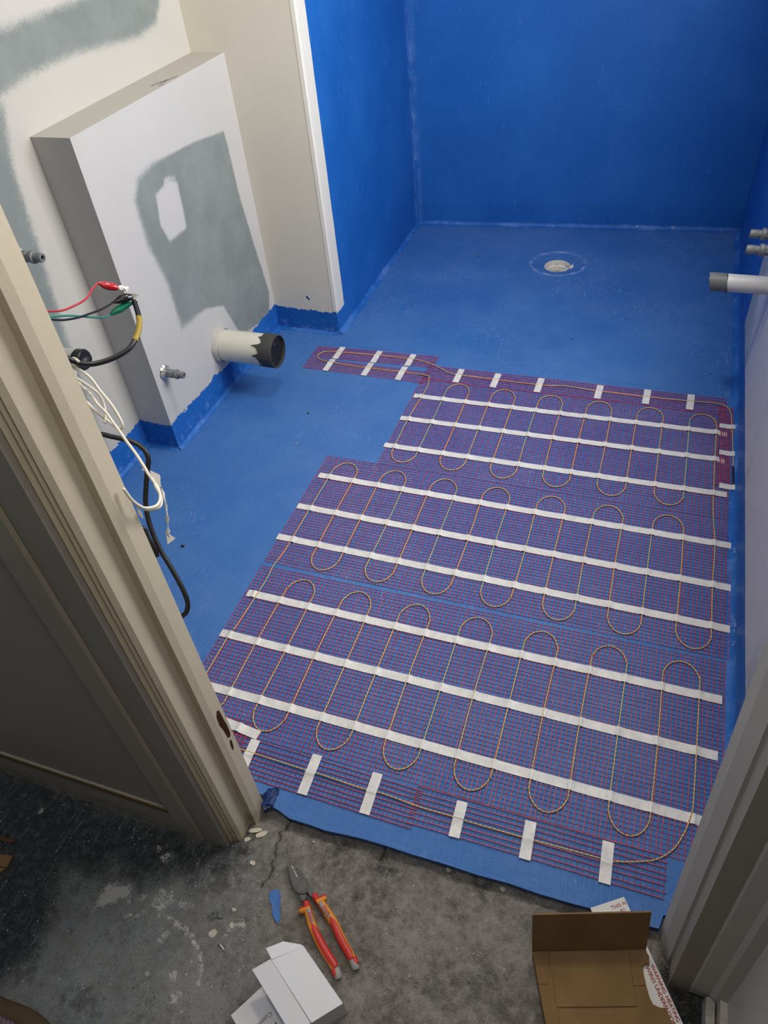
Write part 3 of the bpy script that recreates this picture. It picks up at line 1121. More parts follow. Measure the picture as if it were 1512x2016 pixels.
def tape(p0, p1, w, crossings, z=.0028, name='tape_strip', seed=0, hump=.0028):
    """adhesive strip from p0 to p1 (centre line), humped over the cables"""
    rnd = random.Random(seed)
    p0, p1 = Vector((*p0, 0)), Vector((*p1, 0))
    d = p1 - p0
    L = d.length
    d.normalize()
    s = Vector((-d.y, d.x, 0))
    ts = set(np.linspace(0, L, max(4, int(L / .02)) + 1).round(5).tolist())
    for c in crossings:
        for k in (-.008, -.005, -.0025, -.001, .001, .0025, .005, .008):
            if 0 < c + k < L:
                ts.add(round(c + k, 5))
    ts = sorted(ts)
    V, F_ = [], []
    for i, t in enumerate(ts):
        h = 0.0
        for c in crossings:
            q = abs(t - c)
            if q < .009:
                h = max(h, hump * math.cos(q / .009 * math.pi / 2) ** 1.3)
        h += rnd.uniform(0, .0005)
        c0 = p0 + d * t
        if i in (0, len(ts) - 1):
            c0 = c0 + d * rnd.uniform(-.001, .001)
        for e in (-1, 0, 1):
            V.append(c0 + s * (w / 2 * e) + Vector((0, 0, z + h - (.0002 if e else 0))))
        for e in (-1, 0, 1):
            V.append(c0 + s * (w / 2 * e) + Vector((0, 0, z + h - .0007)))
    n = len(ts)
    for i in range(n - 1):
        a, b = 6 * i, 6 * (i + 1)
        F_ += [(a, b, b + 1, a + 1), (a + 1, b + 1, b + 2, a + 2), (a + 3, a + 4, b + 4, b + 3), (a + 4, a + 5, b + 5, b + 4),
               (a, a + 3, b + 3, b), (a + 2, b + 2, b + 5, a + 5)]
    F_ += [(0, 1, 4, 3), (1, 2, 5, 4), (6 * n - 6, 6 * n - 3, 6 * n - 2, 6 * n - 5), (6 * n - 5, 6 * n - 2, 6 * n - 1, 6 * n - 4)]
    o = mesh(name, V, F_, M['tape'], mat_, True)
    o.data.set_sharp_from_angle(angle=math.radians(50))
    return o


TW = .0222
rows = [((-.713, 2.013), (.285, 2.028), -.689, 13), ((-.719, 1.880), (.285, 1.895), -.689, 13), ((-.726, 1.730), (.309, 1.740), -.689, 13),
        ((-.878, 1.540), (.324, 1.537), -.842, 15), ((-.886, 1.394), (.327, 1.386), -.842, 15), ((-.892, 1.260), (.323, 1.252), -.842, 15),
        ((-.881, 1.045), (.311, 1.046), -.862, 15), ((-.887, .906), (.305, .905), -.862, 15), ((-.89, .755), (.287, .753), -.862, 15)]
for i, (a, b, x0, n) in enumerate(rows):
    tape(a, b, TW, [x0 + LP * j - a[0] for j in range(n)], seed=i)
# pieces on the two halves of the left-hand tongue
for i, (xu, xl) in enumerate([(-1.077, -1.083), (-.925, -.930), (-.792, -.798)]):
    top = 2.262 + .002 * i
    mid = 2.179 + .004 * i
    tape((xu, top), (xu - .002, mid), TW, [top - 2.228], seed=20 + i)
    tape((xl, mid - .006), (xl - .002, 2.094), TW, [mid - .006 - 2.146], seed=30 + i)
for i, (x, y0, y1) in enumerate([(-.590, 2.206, 2.120), (-.455, 2.204, 2.117), (-.302, 2.206, 2.122), (-.100, 2.207, 2.127), (.055, 2.214, 2.131), (.193, 2.215, 2.129)]):
    tape((x, y0), (x - .002, y1), TW, [y0 - 2.168], z=.0040, seed=40 + i)
for i, (x, y0, y1) in enumerate([(-.664, .657, .592), (-.514, .664, .572), (-.372, .661, .570), (-.183, .655, .579), (-.041, .654, .578), (.110, .660, .579)]):
    tape((x, y0), (x + .002, y1), TW, [y0 - .620], z=.0044, seed=50 + i)
tape((-.775, .680), (-.663, .669), TW, [.06], z=.0048, seed=60, hump=.004)
for i, (y, w) in enumerate([(2.063, TW), (1.928, TW), (1.774, TW)]):
    tape((.283 + .003 * i, y + .001), (.3345, y - .001), w, [.040], z=.0042, seed=61 + i)
# tape ends lying under the side strip
tape((.283, 2.026), (.307, 2.024), TW * .95, [], z=.0013, seed=70)
tape((.283, 1.893), (.303, 1.890), TW * .95, [], z=.0013, seed=71)

# ------------------------------------------------------------------ floor drain
dr = thing('floor_drain', (DR[0], DR[1], -.06), 'white plastic floor drain set in the blue shower floor', 'drain')
lathe('drain_body', [(0, .034), (.001, .0575), (.0465, .0575), (.0480, .0555), (.0470, .0530), (.028, .0510), (.026, .0400), (.008, .0385), (.006, .0)], (DR[0], DR[1], -.06), (0, 0, 1), M['drain'], dr, 40)
lathe('drain_plug', [(0, .0385), (.002, .038), (.003, .0)], (DR[0], DR[1], -.0525), (0, 0, 1), M['drain_in'], dr, 32)
for a0 in (40, 100, 160, 220, 300):
    a = math.radians(a0)
    d = Vector((math.cos(a), math.sin(a), 0))
    s = Vector((-d.y, d.x, 0))
    c = Vector((DR[0], DR[1], -.022)) + d * .0505
    V = [c + d * i * .004 + s * j * .006 + Vector((0, 0, k * .004)) for i in (-1, 1) for j in (-1, 1) for k in (-1, 1)]
    mesh('bayonet_lug', V, [(0, 1, 3, 2), (4, 6, 7, 5), (0, 4, 5, 1), (2, 3, 7, 6), (0, 2, 6, 4), (1, 5, 7, 3)], M['drain'], dr)
# torn membrane flap over the rim (white primer side up)
rr = random.Random(3)
V = [(DR[0] + .052, DR[1] - .02, -.0095)]
for k in range(9):
    a = math.radians(-75 + 95 * k / 8)
    r = .064 + rr.uniform(-.004, .006)
    V.append((DR[0] + r * math.cos(a), DR[1] + r * math.sin(a), -.0078 + .0012 * rr.random()))
F_ = [(0, k, k + 1) for k in range(1, 9)]
mesh('torn_rim', V, F_, M['white_tape'], dr)

# ------------------------------------------------------------------ pipes
SPY, SPZ = 1.928, .176
sp = thing('soil_pipe', (XB, SPY, SPZ), 'thick cream plastic soil pipe with a torn black cap', 'pipe')
lathe('pipe', [(-.05, .055), (.21, .055), (.21, .050), (.20, .050)], (XB, SPY, SPZ), (1, 0, 0), M['pvc'], sp, 48)
rr = random.Random(5)
V, F_ = [], []
prof = [(0, .064), (.006, .062), (.018, .0595), (.022, .0560)]
for i, (t, r) in enumerate(prof):
    for k in range(40):
        a = 2 * math.pi * k / 40
        q = r * (1 + .05 * mnoise.noise(Vector((math.cos(a) * 2.5, math.sin(a) * 2.5, i * .8))))
        V.append((XB - .002 + t, SPY + q * math.cos(a), SPZ + q * math.sin(a)))
for i in range(3):
    for k in range(40):
        F_.append((i * 40 + k, i * 40 + (k + 1) % 40, (i + 1) * 40 + (k + 1) % 40, (i + 1) * 40 + k))
mesh('sealant_collar', V, F_, M['plain'], sp, True)
# torn rubber cap
V, F_ = [], []
N_ = 72
for k in range(N_):
    a = 2 * math.pi * k / N_
    t = .178 + .010 * mnoise.noise(Vector((math.cos(a) * 3, math.sin(a) * 3, 1))) + .006 * mnoise.noise(Vector((math.cos(a) * 9, math.sin(a) * 9, 4)))
    t -= {26: .008, 27: .028, 28: .012, 29: .003, 33: .010, 34: .034, 35: .016, 36: .006, 44: .010, 20: .009}.get(k, 0)
    for tt, r in ((t, .0556), (t, .0578), (.222, .0578), (.226, .0562), (.226, .0525), (.216, .0518)):
        V.append((XB + tt, SPY + r * math.cos(a), SPZ + r * math.sin(a)))
for k in range(N_):
    k2 = (k + 1) % N_
    for e in range(5):
        F_.append((6 * k + e, 6 * k2 + e, 6 * k2 + e + 1, 6 * k + e + 1))
F_.append(tuple(6 * k + 5 for k in range(N_)))
capm = new_mat('grey_rubber_cap', (.045, .046, .044), .6, .35)
cp_ = mesh('rubber_cap', V, F_, [capm, M['black_tape']], sp, True, mats=[0] * (len(F_) - 1) + [1])
cp_.data.set_sharp_from_angle(angle=math.radians(45))
for i, zz in enumerate([-.036, -.026, -.014, -.004, .006, .016]):
    L = math.sqrt(max(.046 ** 2 - zz ** 2, 1e-5)) * .86
    off = .5 * zz
    p = [(XB + .2175, SPY - L, SPZ + zz + .010), (XB + .2185, SPY, SPZ + zz), (XB + .2175, SPY + L, SPZ + zz - .010)]
    tube('cap_crease', p, .0018, M['black_tape'], cp_, 6, 3)
for i, (a, b, c_) in enumerate([((-.018, .028), (.004, .040), (.022, .026)), ((-.008, .022), (.006, .030), (.018, .020))]):
    tube('cap_crease', [(XB + .218, SPY + q[0], SPZ + q[1]) for q in (a, b, c_)], .0016, M['black_tape'], cp_, 6, 3)

# second, thinner waste pipe half hidden by the door frame
wp = thing('waste_pipe', (XL, 1.335, .482), 'grey waste pipe end wrapped in black tape on the left wall', 'pipe')
lathe('pipe', [(-.03, .026), (.10, .026), (.10, .023), (.08, .023), (.08, .0)], (XL, 1.335, .482), (1, 0, 0), new_mat('light_grey_pipe', (.42, .43, .42), .5, .3), wp, 32)
V, F_ = lathe_vf([(.078, .0266), (.081, .0280), (.10, .0285), (.104, .026), (.101, .018), (.098, .0)], (XL, 1.335, .482), (1, 0, 0), 28)
V = [p + Vector((.0025 * mnoise.noise(p * 90), .0012 * mnoise.noise(p * 120), .0012 * mnoise.noise(p * 140 + Vector((3, 0, 0))))) for p in V]
mesh('tape_wrap', V, F_, M['black_tape'], wp, True)

# waste pipe on the right wall
PX, PY, PZ = XR, 2.20, .412
wr = thing('waste_pipe', (PX, PY, PZ), 'white plastic waste pipe with a grey end on the right wall', 'pipe')
lathe('pipe', [(-.03, .0255), (.125, .0255)], (PX, PY, PZ), (-1, 0, 0), M['pvc_white'], wr, 36)
V, F_ = [], []
N_ = 40
for k in range(N_):
    a = 2 * math.pi * k / N_
    cut = .170 + .004 * mnoise.noise(Vector((math.cos(a) * 4, math.sin(a) * 4, 7))) + .006 * math.sin(a)
    for t, r in ((.122 + .006 * math.sin(a), .0259), (.1225 + .006 * math.sin(a), .0264), (cut - .004, .0264), (cut, .0250), (cut - .002, .0215), (.145, .0213)):
        V.append((PX - t, PY + r * math.cos(a), PZ + r * math.sin(a)))
for k in range(N_):
    for e in range(5):
        k2 = (k + 1) % N_
        F_.append((6 * k + e, 6 * k + e + 1, 6 * k2 + e + 1, 6 * k2 + e))
F_.append(tuple(6 * k + 5 for k in range(N_ - 1, -1, -1)))
sl = mesh('grey_sleeve', V, F_, M['pvc_grey'], wr, True)
sl.data.set_sharp_from_angle(angle=math.radians(45))
tube('solvent_drip', [(PX - .119, PY - .004, PZ - .0255), (PX - .121, PY - .005, PZ - .030), (PX - .122, PY - .005, PZ - .031)], [.003, .003, .001], M['pvc_grey'], wr, 6, 2)


def fitting(loc, axis, label, length=.066, r=.0125, ragged=False):
    t = thing('water_fitting', loc, label, 'pipe fitting', 'capped water pipe fittings')
    a = Vector(axis)
    # flat-sided barrel
    bar_v, bar_f = lathe_vf([(-.03, r * 1.02), (length * .62, r * 1.02), (length * .63, r * .92)], loc, axis, 8)
    b_ = mesh('barrel', bar_v, bar_f, M['brass_grey'], t)
    lathe('rib', [(length * .30, r * 1.0), (length * .31, r * 1.13), (length * .42, r * 1.13), (length * .43, r * 1.0)], loc, axis, M['brass_grey'], t, 8, False)
    lathe('shoulder', [(length * .58, r * 1.02), (length * .60, r * 1.22), (length * .69, r * 1.22), (length * .71, r * .95)], loc, axis, M['brass_grey'], t, 28)
    n_ = lathe('threaded_end', [(length * .70, r * .80), (length * .76, r * .80), (length * .77, r * .88), (length * .80, r * .80), (length * .82, r * .88), (length * .85, r * .80), (length * .87, r * .88),
                                (length * .97, r * .85), (length, r * .78), (length, r * .46), (length * .80, r * .44), (length * .80, 0.0)], loc, axis, M['brass_grey'], t, 28)
    lathe('bore', [(length * .81, r * .43), (length * .82, 0.0)], loc, axis, M['brass_dark'], n_, 20)
    if ragged:
        rr = random.Random(11)
        V, F_ = [], []
        u = a.cross(Vector((0, 0, 1))).normalized()
        w = a.cross(u)
        n = 22
        for k in range(n):
            th = 2 * math.pi * k / n
            q = r * (1.75 + .45 * rr.random())
            dirv = u * math.cos(th) + w * math.sin(th)
            V += [Vector(loc) + dirv * r * .98 + a * .010, Vector(loc) + dirv * q * .8 + a * (.003 + .005 * rr.random()), Vector(loc) + dirv * q + a * (.001 + .002 * rr.random())]
        for k in range(n):
            k2 = (k + 1) % n
            F_ += [(3 * k, 3 * k2, 3 * k2 + 1, 3 * k + 1), (3 * k + 1, 3 * k2 + 1, 3 * k2 + 2, 3 * k + 2)]
        mesh('foil_flange', V, F_, M['chrome'], t)
    else:
        lathe('wall_seal', [(-.002, r * 1.7), (.003, r * 1.5), (.004, r)], loc, axis, M['plain'], t, 20)
    return t


fitting((XB, 1.602, .271), (1, 0, 0), 'grey water fitting with ragged foil flange low on the white boxing', .072, .0125, True)
fitting((XL, 1.362, .7575), (1, 0, 0), 'grey water fitting on the left wall beside the door frame', .078, .0135)
fitting((XR, 2.20, .560), (-1, 0, 0), 'grey water fitting on the right wall, nearer the shower corner', .097, .0135)
fitting((XR, 2.10, .560), (-1, 0, 0), 'grey water fitting on the right wall, farther from the shower corner', .107, .0135)

# ------------------------------------------------------------------ loose cables by the door
K1 = [(-0.789, 0.8945, 0.9499), (-0.7773, 0.8808, 0.9439), (-0.7663, 0.8669, 0.9381), (-0.7583, 0.853, 0.9336), (-0.7531, 0.8357, 0.9269), (-0.7503, 0.8211, 0.9239), (-0.7515, 0.8036, 0.9196), (-0.7594, 0.7856, 0.9177), (-0.7687, 0.7693, 0.9181), (-0.7783, 0.7551, 0.9205), (-0.7861, 0.744, 0.9252), (-0.7932, 0.7356, 0.9322), (-0.7962, 0.7294, 0.9395)]
RED = [(-0.829, 0.8723, 0.9887), (-0.8199, 0.8475, 0.9921), (-0.809, 0.8218, 0.994), (-0.8007, 0.798, 0.9988), (-0.7964, 0.7739, 1.0048), (-0.7919, 0.7508, 1.0118), (-0.7874, 0.7303, 1.0214), (-0.7814, 0.7118, 1.0321)]
REDB = [(-0.829, 0.8723, 0.9887), (-0.8272, 0.8763, 0.986), (-0.8241, 0.8798, 0.9822), (-0.8199, 0.884, 0.9787), (-0.8158, 0.8885, 0.9755), (-0.8127, 0.8927, 0.9724)]
REDJ = [(-0.8133, 0.8927, 0.9727), (-0.8069, 0.8957, 0.9705), (-0.8022, 0.8983, 0.9687), (-0.7985, 0.9001, 0.9664)]
BLK = [(-0.8074, 0.8674, 0.9606), (-0.7975, 0.8412, 0.9685), (-0.7914, 0.8134, 0.9766), (-0.7871, 0.7861, 0.9858), (-0.7802, 0.7606, 0.9957), (-0.7731, 0.7366, 1.0069), (-0.7656, 0.7136, 1.019), (-0.7589, 0.692, 1.0327)]
BLKB = [(-0.8074, 0.8672, 0.9603), (-0.8052, 0.8737, 0.9591), (-0.8019, 0.8812, 0.9584), (-0.7975, 0.8892, 0.9578), (-0.7934, 0.8962, 0.9562)]
GRN = [(-0.8083, 0.8515, 0.9456), (-0.8003, 0.8245, 0.9575), (-0.7945, 0.7999, 0.9725), (-0.7892, 0.7754, 0.9878), (-0.7832, 0.7513, 1.0032), (-0.7761, 0.7264, 1.0173), (-0.7701, 0.7007, 1.0312)]
GRNB = [(-0.8118, 0.8555, 0.9437), (-0.8095, 0.8633, 0.9449), (-0.805, 0.872, 0.9459), (-0.7993, 0.8812, 0.9468), (-0.7919, 0.8913, 0.948)]
PAP = [(-0.7924, 0.8978, 0.9617), (-0.7824, 0.9015, 0.9587), (-0.7872, 0.8927, 0.9498), (-0.7939, 0.8942, 0.9516)]
W1 = [(-0.7862, 0.7317, 0.9376), (-0.7964, 0.7355, 0.9392), (-0.8056, 0.7345, 0.9359), (-0.8039, 0.734, 0.9285), (-0.7924, 0.7351, 0.9186), (-0.7789, 0.7346, 0.9063), (-0.7673, 0.7299, 0.8908), (-0.7525, 0.7251, 0.8739), (-0.7404, 0.7193, 0.8571), (-0.7326, 0.7131, 0.8417), (-0.7377, 0.7109, 0.8356), (-0.7484, 0.7132, 0.836), (-0.7699, 0.7193, 0.8446), (-0.7916, 0.7259, 0.8538), (-0.8078, 0.7328, 0.8609)]
W2 = [(-0.8099, 0.7294, 0.9163), (-0.8042, 0.7311, 0.9069), (-0.7937, 0.7332, 0.8959), (-0.7813, 0.7348, 0.8836), (-0.7764, 0.7349, 0.8729), (-0.7721, 0.7312, 0.8589)]
W3 = [(-0.8276, 0.7499, 0.8855), (-0.8094, 0.7386, 0.8863), (-0.7846, 0.7261, 0.8834), (-0.761, 0.7101, 0.8775), (-0.7384, 0.6974, 0.8752), (-0.717, 0.6823, 0.8711), (-0.6979, 0.6688, 0.8696), (-0.6771, 0.654, 0.866), (-0.6535, 0.6383, 0.8605), (-0.6297, 0.6209, 0.8532), (-0.6146, 0.6081, 0.854), (-0.5984, 0.5959, 0.8548), (-0.5822, 0.5829, 0.8549), (-0.5705, 0.5676, 0.8546), (-0.5656, 0.5521, 0.857), (-0.5684, 0.5384, 0.8644), (-0.5694, 0.5293, 0.8754), (-0.5738, 0.5242, 0.8915), (-0.5775, 0.5228, 0.911)]
W3b = [(-0.5886, 0.5858, 0.8602), (-0.5756, 0.5755, 0.8537), (-0.5687, 0.5652, 0.8497), (-0.5676, 0.556, 0.8491), (-0.5725, 0.5478, 0.8519), (-0.5779, 0.5418, 0.8571)]
TWI = [(-0.5985, 0.6073, 0.8561), (-0.5939, 0.6003, 0.8426), (-0.5874, 0.5917, 0.8269), (-0.5837, 0.583, 0.8123), (-0.5819, 0.5758, 0.7998), (-0.5807, 0.5683, 0.7873), (-0.58, 0.5658, 0.7798)]
TWE = [(-0.5859, 0.569, 0.7853), (-0.58, 0.5658, 0.7798), (-0.5715, 0.5671, 0.7775), (-0.5744, 0.564, 0.7758), (-0.5802, 0.5578, 0.7723), (-0.5827, 0.5648, 0.78)]
FLAG = [(-0.6096, 0.6087, 0.862), (-0.596, 0.6087, 0.8564), (-0.5919, 0.5983, 0.8447), (-0.5954, 0.595, 0.8431), (-0.6055, 0.6008, 0.8528)]
K2 = [(-0.7773, 0.7053, 0.8219), (-0.7617, 0.7099, 0.8162), (-0.7446, 0.7149, 0.8103), (-0.727, 0.7184, 0.8026), (-0.713, 0.717, 0.7919), (-0.7063, 0.7107, 0.7795), (-0.7062, 0.6974, 0.7631), (-0.7054, 0.6831, 0.7455), (-0.7033, 0.6668, 0.7254), (-0.6978, 0.6539, 0.7072), (-0.6872, 0.6403, 0.6862), (-0.6715, 0.6267, 0.663), (-0.6509, 0.6136, 0.6383), (-0.6297, 0.5984, 0.6114), (-0.6203, 0.5879, 0.5938), (-0.6205, 0.5785, 0.5812), (-0.6276, 0.5721, 0.5745)]
K3 = [(-0.6894, 0.6264, 0.7099), (-0.6826, 0.6229, 0.6941), (-0.6737, 0.6178, 0.6759), (-0.6713, 0.6148, 0.6624)]


def flat_patch(name, pts, mat, parent, th=.0006):
    """small folded scrap: polygon with thickness along its own normal"""
    P_ = [Vector(p) for p in pts]
    nrm = (P_[1] - P_[0]).cross(P_[2] - P_[0]).normalized()
    n = len(P_)
    V = [p + nrm * th for p in P_] + [p - nrm * th for p in P_]
    F_ = [tuple(range(n)), tuple(range(2 * n - 1, n - 1, -1))] + [(i, n + i, n + (i + 1) % n, (i + 1) % n) for i in range(n)]
    return mesh(name, V, F_, mat, parent)


lead = thing('power_lead', (-.80, .535, .96), 'stiff black cable with a yellow numbered sleeve curving out to the test clips', 'cable')
k1 = K1 + [(-.799, .722, .948), (-.803, .68, .975), (-.806, .60, .985), (-.806, .53, .985)]
tube('sheath', k1, .0042, M['black_rubber'], lead, 10, 5)
sl_ = tube('yellow_sleeve', K1[2:6], .0047, M['yellow_sleeve'], lead, 12, 6)
tube('sleeve_number', [Vector(K1[4]) + Vector((.0035, -.0035, .0008)), Vector(K1[4]) + Vector((.005, -.003, -.002)), Vector(K1[4]) + Vector((.0045, -.0042, -.005)), Vector(K1[4]) + Vector((.003, -.0045, -.002))], .0007, M['print_black'], sl_, 5, 3)
flat_patch('stripped_core', PAP, M['white_tape'], lead, .0015)


def test_lead(label, wire, boot, wm, bm_, rads, end, jaw=None):
    t = thing('test_lead', end, label, 'test lead', 'crocodile clip test leads')
    tube('wire', [Vector(p) for p in wire] + [Vector(wire[-1]) * 2 - Vector(wire[-2]), Vector(wire[-1]) * 3.5 - Vector(wire[-2]) * 2.5, end], .0017, wm, t, 7, 5)
    tube('clip_boot', boot, rads, bm_, t, 12, 5, .8)
    if jaw:
        V, F_ = sweep_vf(catmull(jaw, 3), .0052, 7, .6)
        V = [p + Vector((mnoise.noise(p * 300), mnoise.noise(p * 260), mnoise.noise(p * 280))) * .0025 for p in V]
        mesh('wrapped_jaw', V, F_, M['white_tape'], t)
    else:
        d = (Vector(boot[-1]) - Vector(boot[-2])).normalized()
        p = Vector(boot[-1])
        tube('jaw', [p - d * .006, p + d * .006, p + d * .012], [.003, .0028, .001], M['chrome'], t, 6, 2)
    return t


test_lead('red test lead ending in a glossy red crocodile clip', RED, REDB, M['red_wire'], M['red_boot'], [.0020, .0042, .0072, .0080, .0076, .0060], (-.79, .53, 1.07), REDJ)
test_lead('black test lead ending in a glossy black crocodile clip', BLK, BLKB, M['black_rubber'], M['black_boot'], [.0022, .0050, .0085, .0086, .0060], (-.77, .53, 1.06))
test_lead('green test lead ending in a green crocodile clip', GRN, GRNB, M['green_wire'], M['green_boot'], [.0020, .0056, .0078, .0062, .0030], (-.78, .53, 1.05))

sen = thing('sensor_cable', (-.70, .535, .90), 'tangled white sensor cable hanging beside the door frame with paper tape tags', 'cable')
tube('cable_loop', W1 + [(-.835, .733, .875), (-.87, .66, .89), (-.88, .53, .89)], .0023, M['white_cable'], sen, 8, 5)
tube('cable_loop', [(-.83, .53, .93), (-.82, .62, .925)] + W2 + [(-.768, .722, .848), (-.766, .712, .84)], .0021, M['white_cable'], sen, 8, 5)
tube('cable_tail', [(-.90, .53, .885), (-.89, .68, .884), (-.858, .745, .884)] + W3, .0022, M['white_cable'], sen, 8, 5)
tube('cable_tail', W3b, .0021, M['white_cable'], sen, 8, 5)
flat_patch('tape_flag', FLAG, M['white_tape'], sen, .0005)
flat_patch('tape_flag', [(-.632, .624, .8515), (-.6265, .619, .8475), (-.6355, .6195, .8485)], M['white_tape'], sen, .0005)
tp = catmull(TWI, 8)
V, F_ = [], []
for i, p in enumerate(tp):
    th = i * .33
    hw = .0024 + .0008 * math.sin(i * .5)
    d1 = Vector((math.cos(th), math.sin(th) * .9, .15 * math.sin(th))) * hw
    d2 = Vector((-d1.y, d1.x, 0)) * .35
    V += [p + d1, p + d2, p - d1, p - d2]
for i in range(len(tp) - 1):
    for e in range(4):
        F_.append((4 * i + e, 4 * i + (e + 1) % 4, 4 * i + 4 + (e + 1) % 4, 4 * i + 4 + e))
F_ += [(3, 2, 1, 0), tuple(4 * (len(tp) - 1) + e for e in range(4))]
mesh('twisted_tape', V, F_, M['white_tape'], sen, True)
flat_patch('tape_end', [TWE[0], TWE[2], TWE[3], TWE[4]], M['white_tape'], sen, .0004)
flat_patch('tape_end', [(-.5735, .5275, .878), (-.568, .525, .868), (-.5665, .5225, .861), (-.572, .523, .866)], M['white_tape'], sen, .0005)

bl = thing('black_cable', (-.68, .535, .70), 'black rubber cable hanging in an S curve beside the door frame', 'cable')
tube('cable', [(-.83, .53, .846), (-.822, .64, .842), (-.803, .69, .830)] + K2 + [(-.640, .556, .572), (-.650, .53, .572)], .0041, M['black_rubber'], bl, 10, 5)
tube('cable_stub', [(-.70, .53, .735), (-.696, .59, .722)] + K3, .0041, M['black_rubber'], bl, 10, 5)

# ------------------------------------------------------------------ pliers
pz = ZH + .001
pli = thing('combination_pliers', (-.40, .37, ZH), 'combination pliers with red and orange grips lying on the concrete', 'pliers')
PJA = [(-.487, .438), (-.484, .441), (-.472, .433), (-.456, .422), (-.445, .414), (-.436, .415), (-.432, .415), (-.427, .403), (-.427, .395), (-.432, .392), (-.441, .389), (-.449, .392), (-.461, .402), (-.472, .416), (-.48, .428)]
PJB = [(-.484, .442), (-.474, .439), (-.46, .432), (-.446, .425), (-.436, .42), (-.429, .412), (-.429, .41), (-.436, .415), (-.445, .414), (-.456, .422), (-.472, .433)]
PJC = [(-.43, .413), (-.422, .41), (-.412, .401), (-.41, .397), (-.412, .39), (-.419, .395), (-.426, .397), (-.43, .41)]
PJD = [(-.442, .389), (-.427, .395), (-.424, .389), (-.426, .381), (-.431, .38)]


def bevel_prism(name, poly, z0, z1, mat, parent, b=.0012):
    bm = bmesh.new()
    v, f = prism(poly, z0, z1)
    vs_ = [bm.verts.new(p) for p in v]
    for q in f:
        bm.faces.new([vs_[i] for i in q])
    top = [e for e in bm.edges if all(abs(x.co.z - z1) < 1e-6 for x in e.verts)]
    bmesh.ops.bevel(bm, geom=top, offset=b, segments=2, affect='EDGES')
    bm.verts.index_update()
    V = [p.co.copy() for p in bm.verts]
    F_ = [tuple(q.index for q in fc.verts) for fc in bm.faces]
    bm.free()
    return mesh(name, V, F_, mat, parent)


ja = bevel_prism('jaw', PJA, pz, pz + .0145, M['steel'], pli)
jb = bevel_prism('jaw', PJB, pz, pz + .0125, M['steel'], pli)
bevel_prism('shank', PJC, pz + .001, pz + .0115, M['steel'], pli)
bevel_prism('shank', PJD, pz + .001, pz + .0115, M['steel'], pli)
lathe('rivet', [(0, .0105), (.0008, .0100), (.0009, 0)], (-.441, .4035, pz + .0144), (0, 0, 1), M['steel'], pli, 32)
lathe('rivet_dot', [(0, .0011), (.0004, .0010), (.0005, 0)], (-.443, .4075, pz + .0152), (0, 0, 1), M['steel_dark'], pli, 10)
# gripping slot and serrations between the jaws
for q in ([(-.476, .4345), (-.4715, .4318), (-.467, .4278), (-.4695, .4275), (-.4745, .4310)],):
    v, f = prism(q, pz + .0140, pz + .0149)
    mesh('jaw_opening', v, f, M['stone'], ja)
v, f = prism([(-.4675, .4262), (-.4655, .4262), (-.4540, .4165), (-.4560, .4160)], pz + .0140, pz + .0150)
mesh('jaw_groove', v, f, M['chip'], ja)
for k in range(4):
    x, y = -.4625 + .0055 * k, .4315 - .0040 * k
    v, f = prism([(x, y), (x + .0012, y + .0002), (x - .0022 + .0012, y - .0062), (x - .0022, y - .0064)], pz + .0122, pz + .0133)
    mesh('serration', v, f, M['steel_dark'], jb)
HL = [(-.424, .382), (-.418, .375), (-.413, .369), (-.405, .359), (-.396, .348), (-.384, .337), (-.367, .323), (-.349, .31), (-.335, .301), (-.326, .294), (-.318, .286)]
HR = [(-.414, .399), (-.404, .392), (-.394, .388), (-.378, .378), (-.366, .37), (-.354, .361), (-.338, .346), (-.323, .334), (-.31, .324), (-.302, .317), (-.293, .309)]
FLAN = [((-.4285, .3615), (-.4085, .3725)), ((-.3885, .4015), (-.4005, .3855))]
hz = ZH + .0088


def along_path(pts, i0, i1, dz=0.0, side=0.0):
    P_ = [Vector((x, y, hz + dz)) for x, y in pts]
    out = []
    for i in range(i0, i1 + 1):
        t = (P_[min(i + 1, len(P_) - 1)] - P_[max(i - 1, 0)]).normalized()
        s = Vector((-t.y, t.x, 0))
        out.append(P_[i] + s * side)
    return out


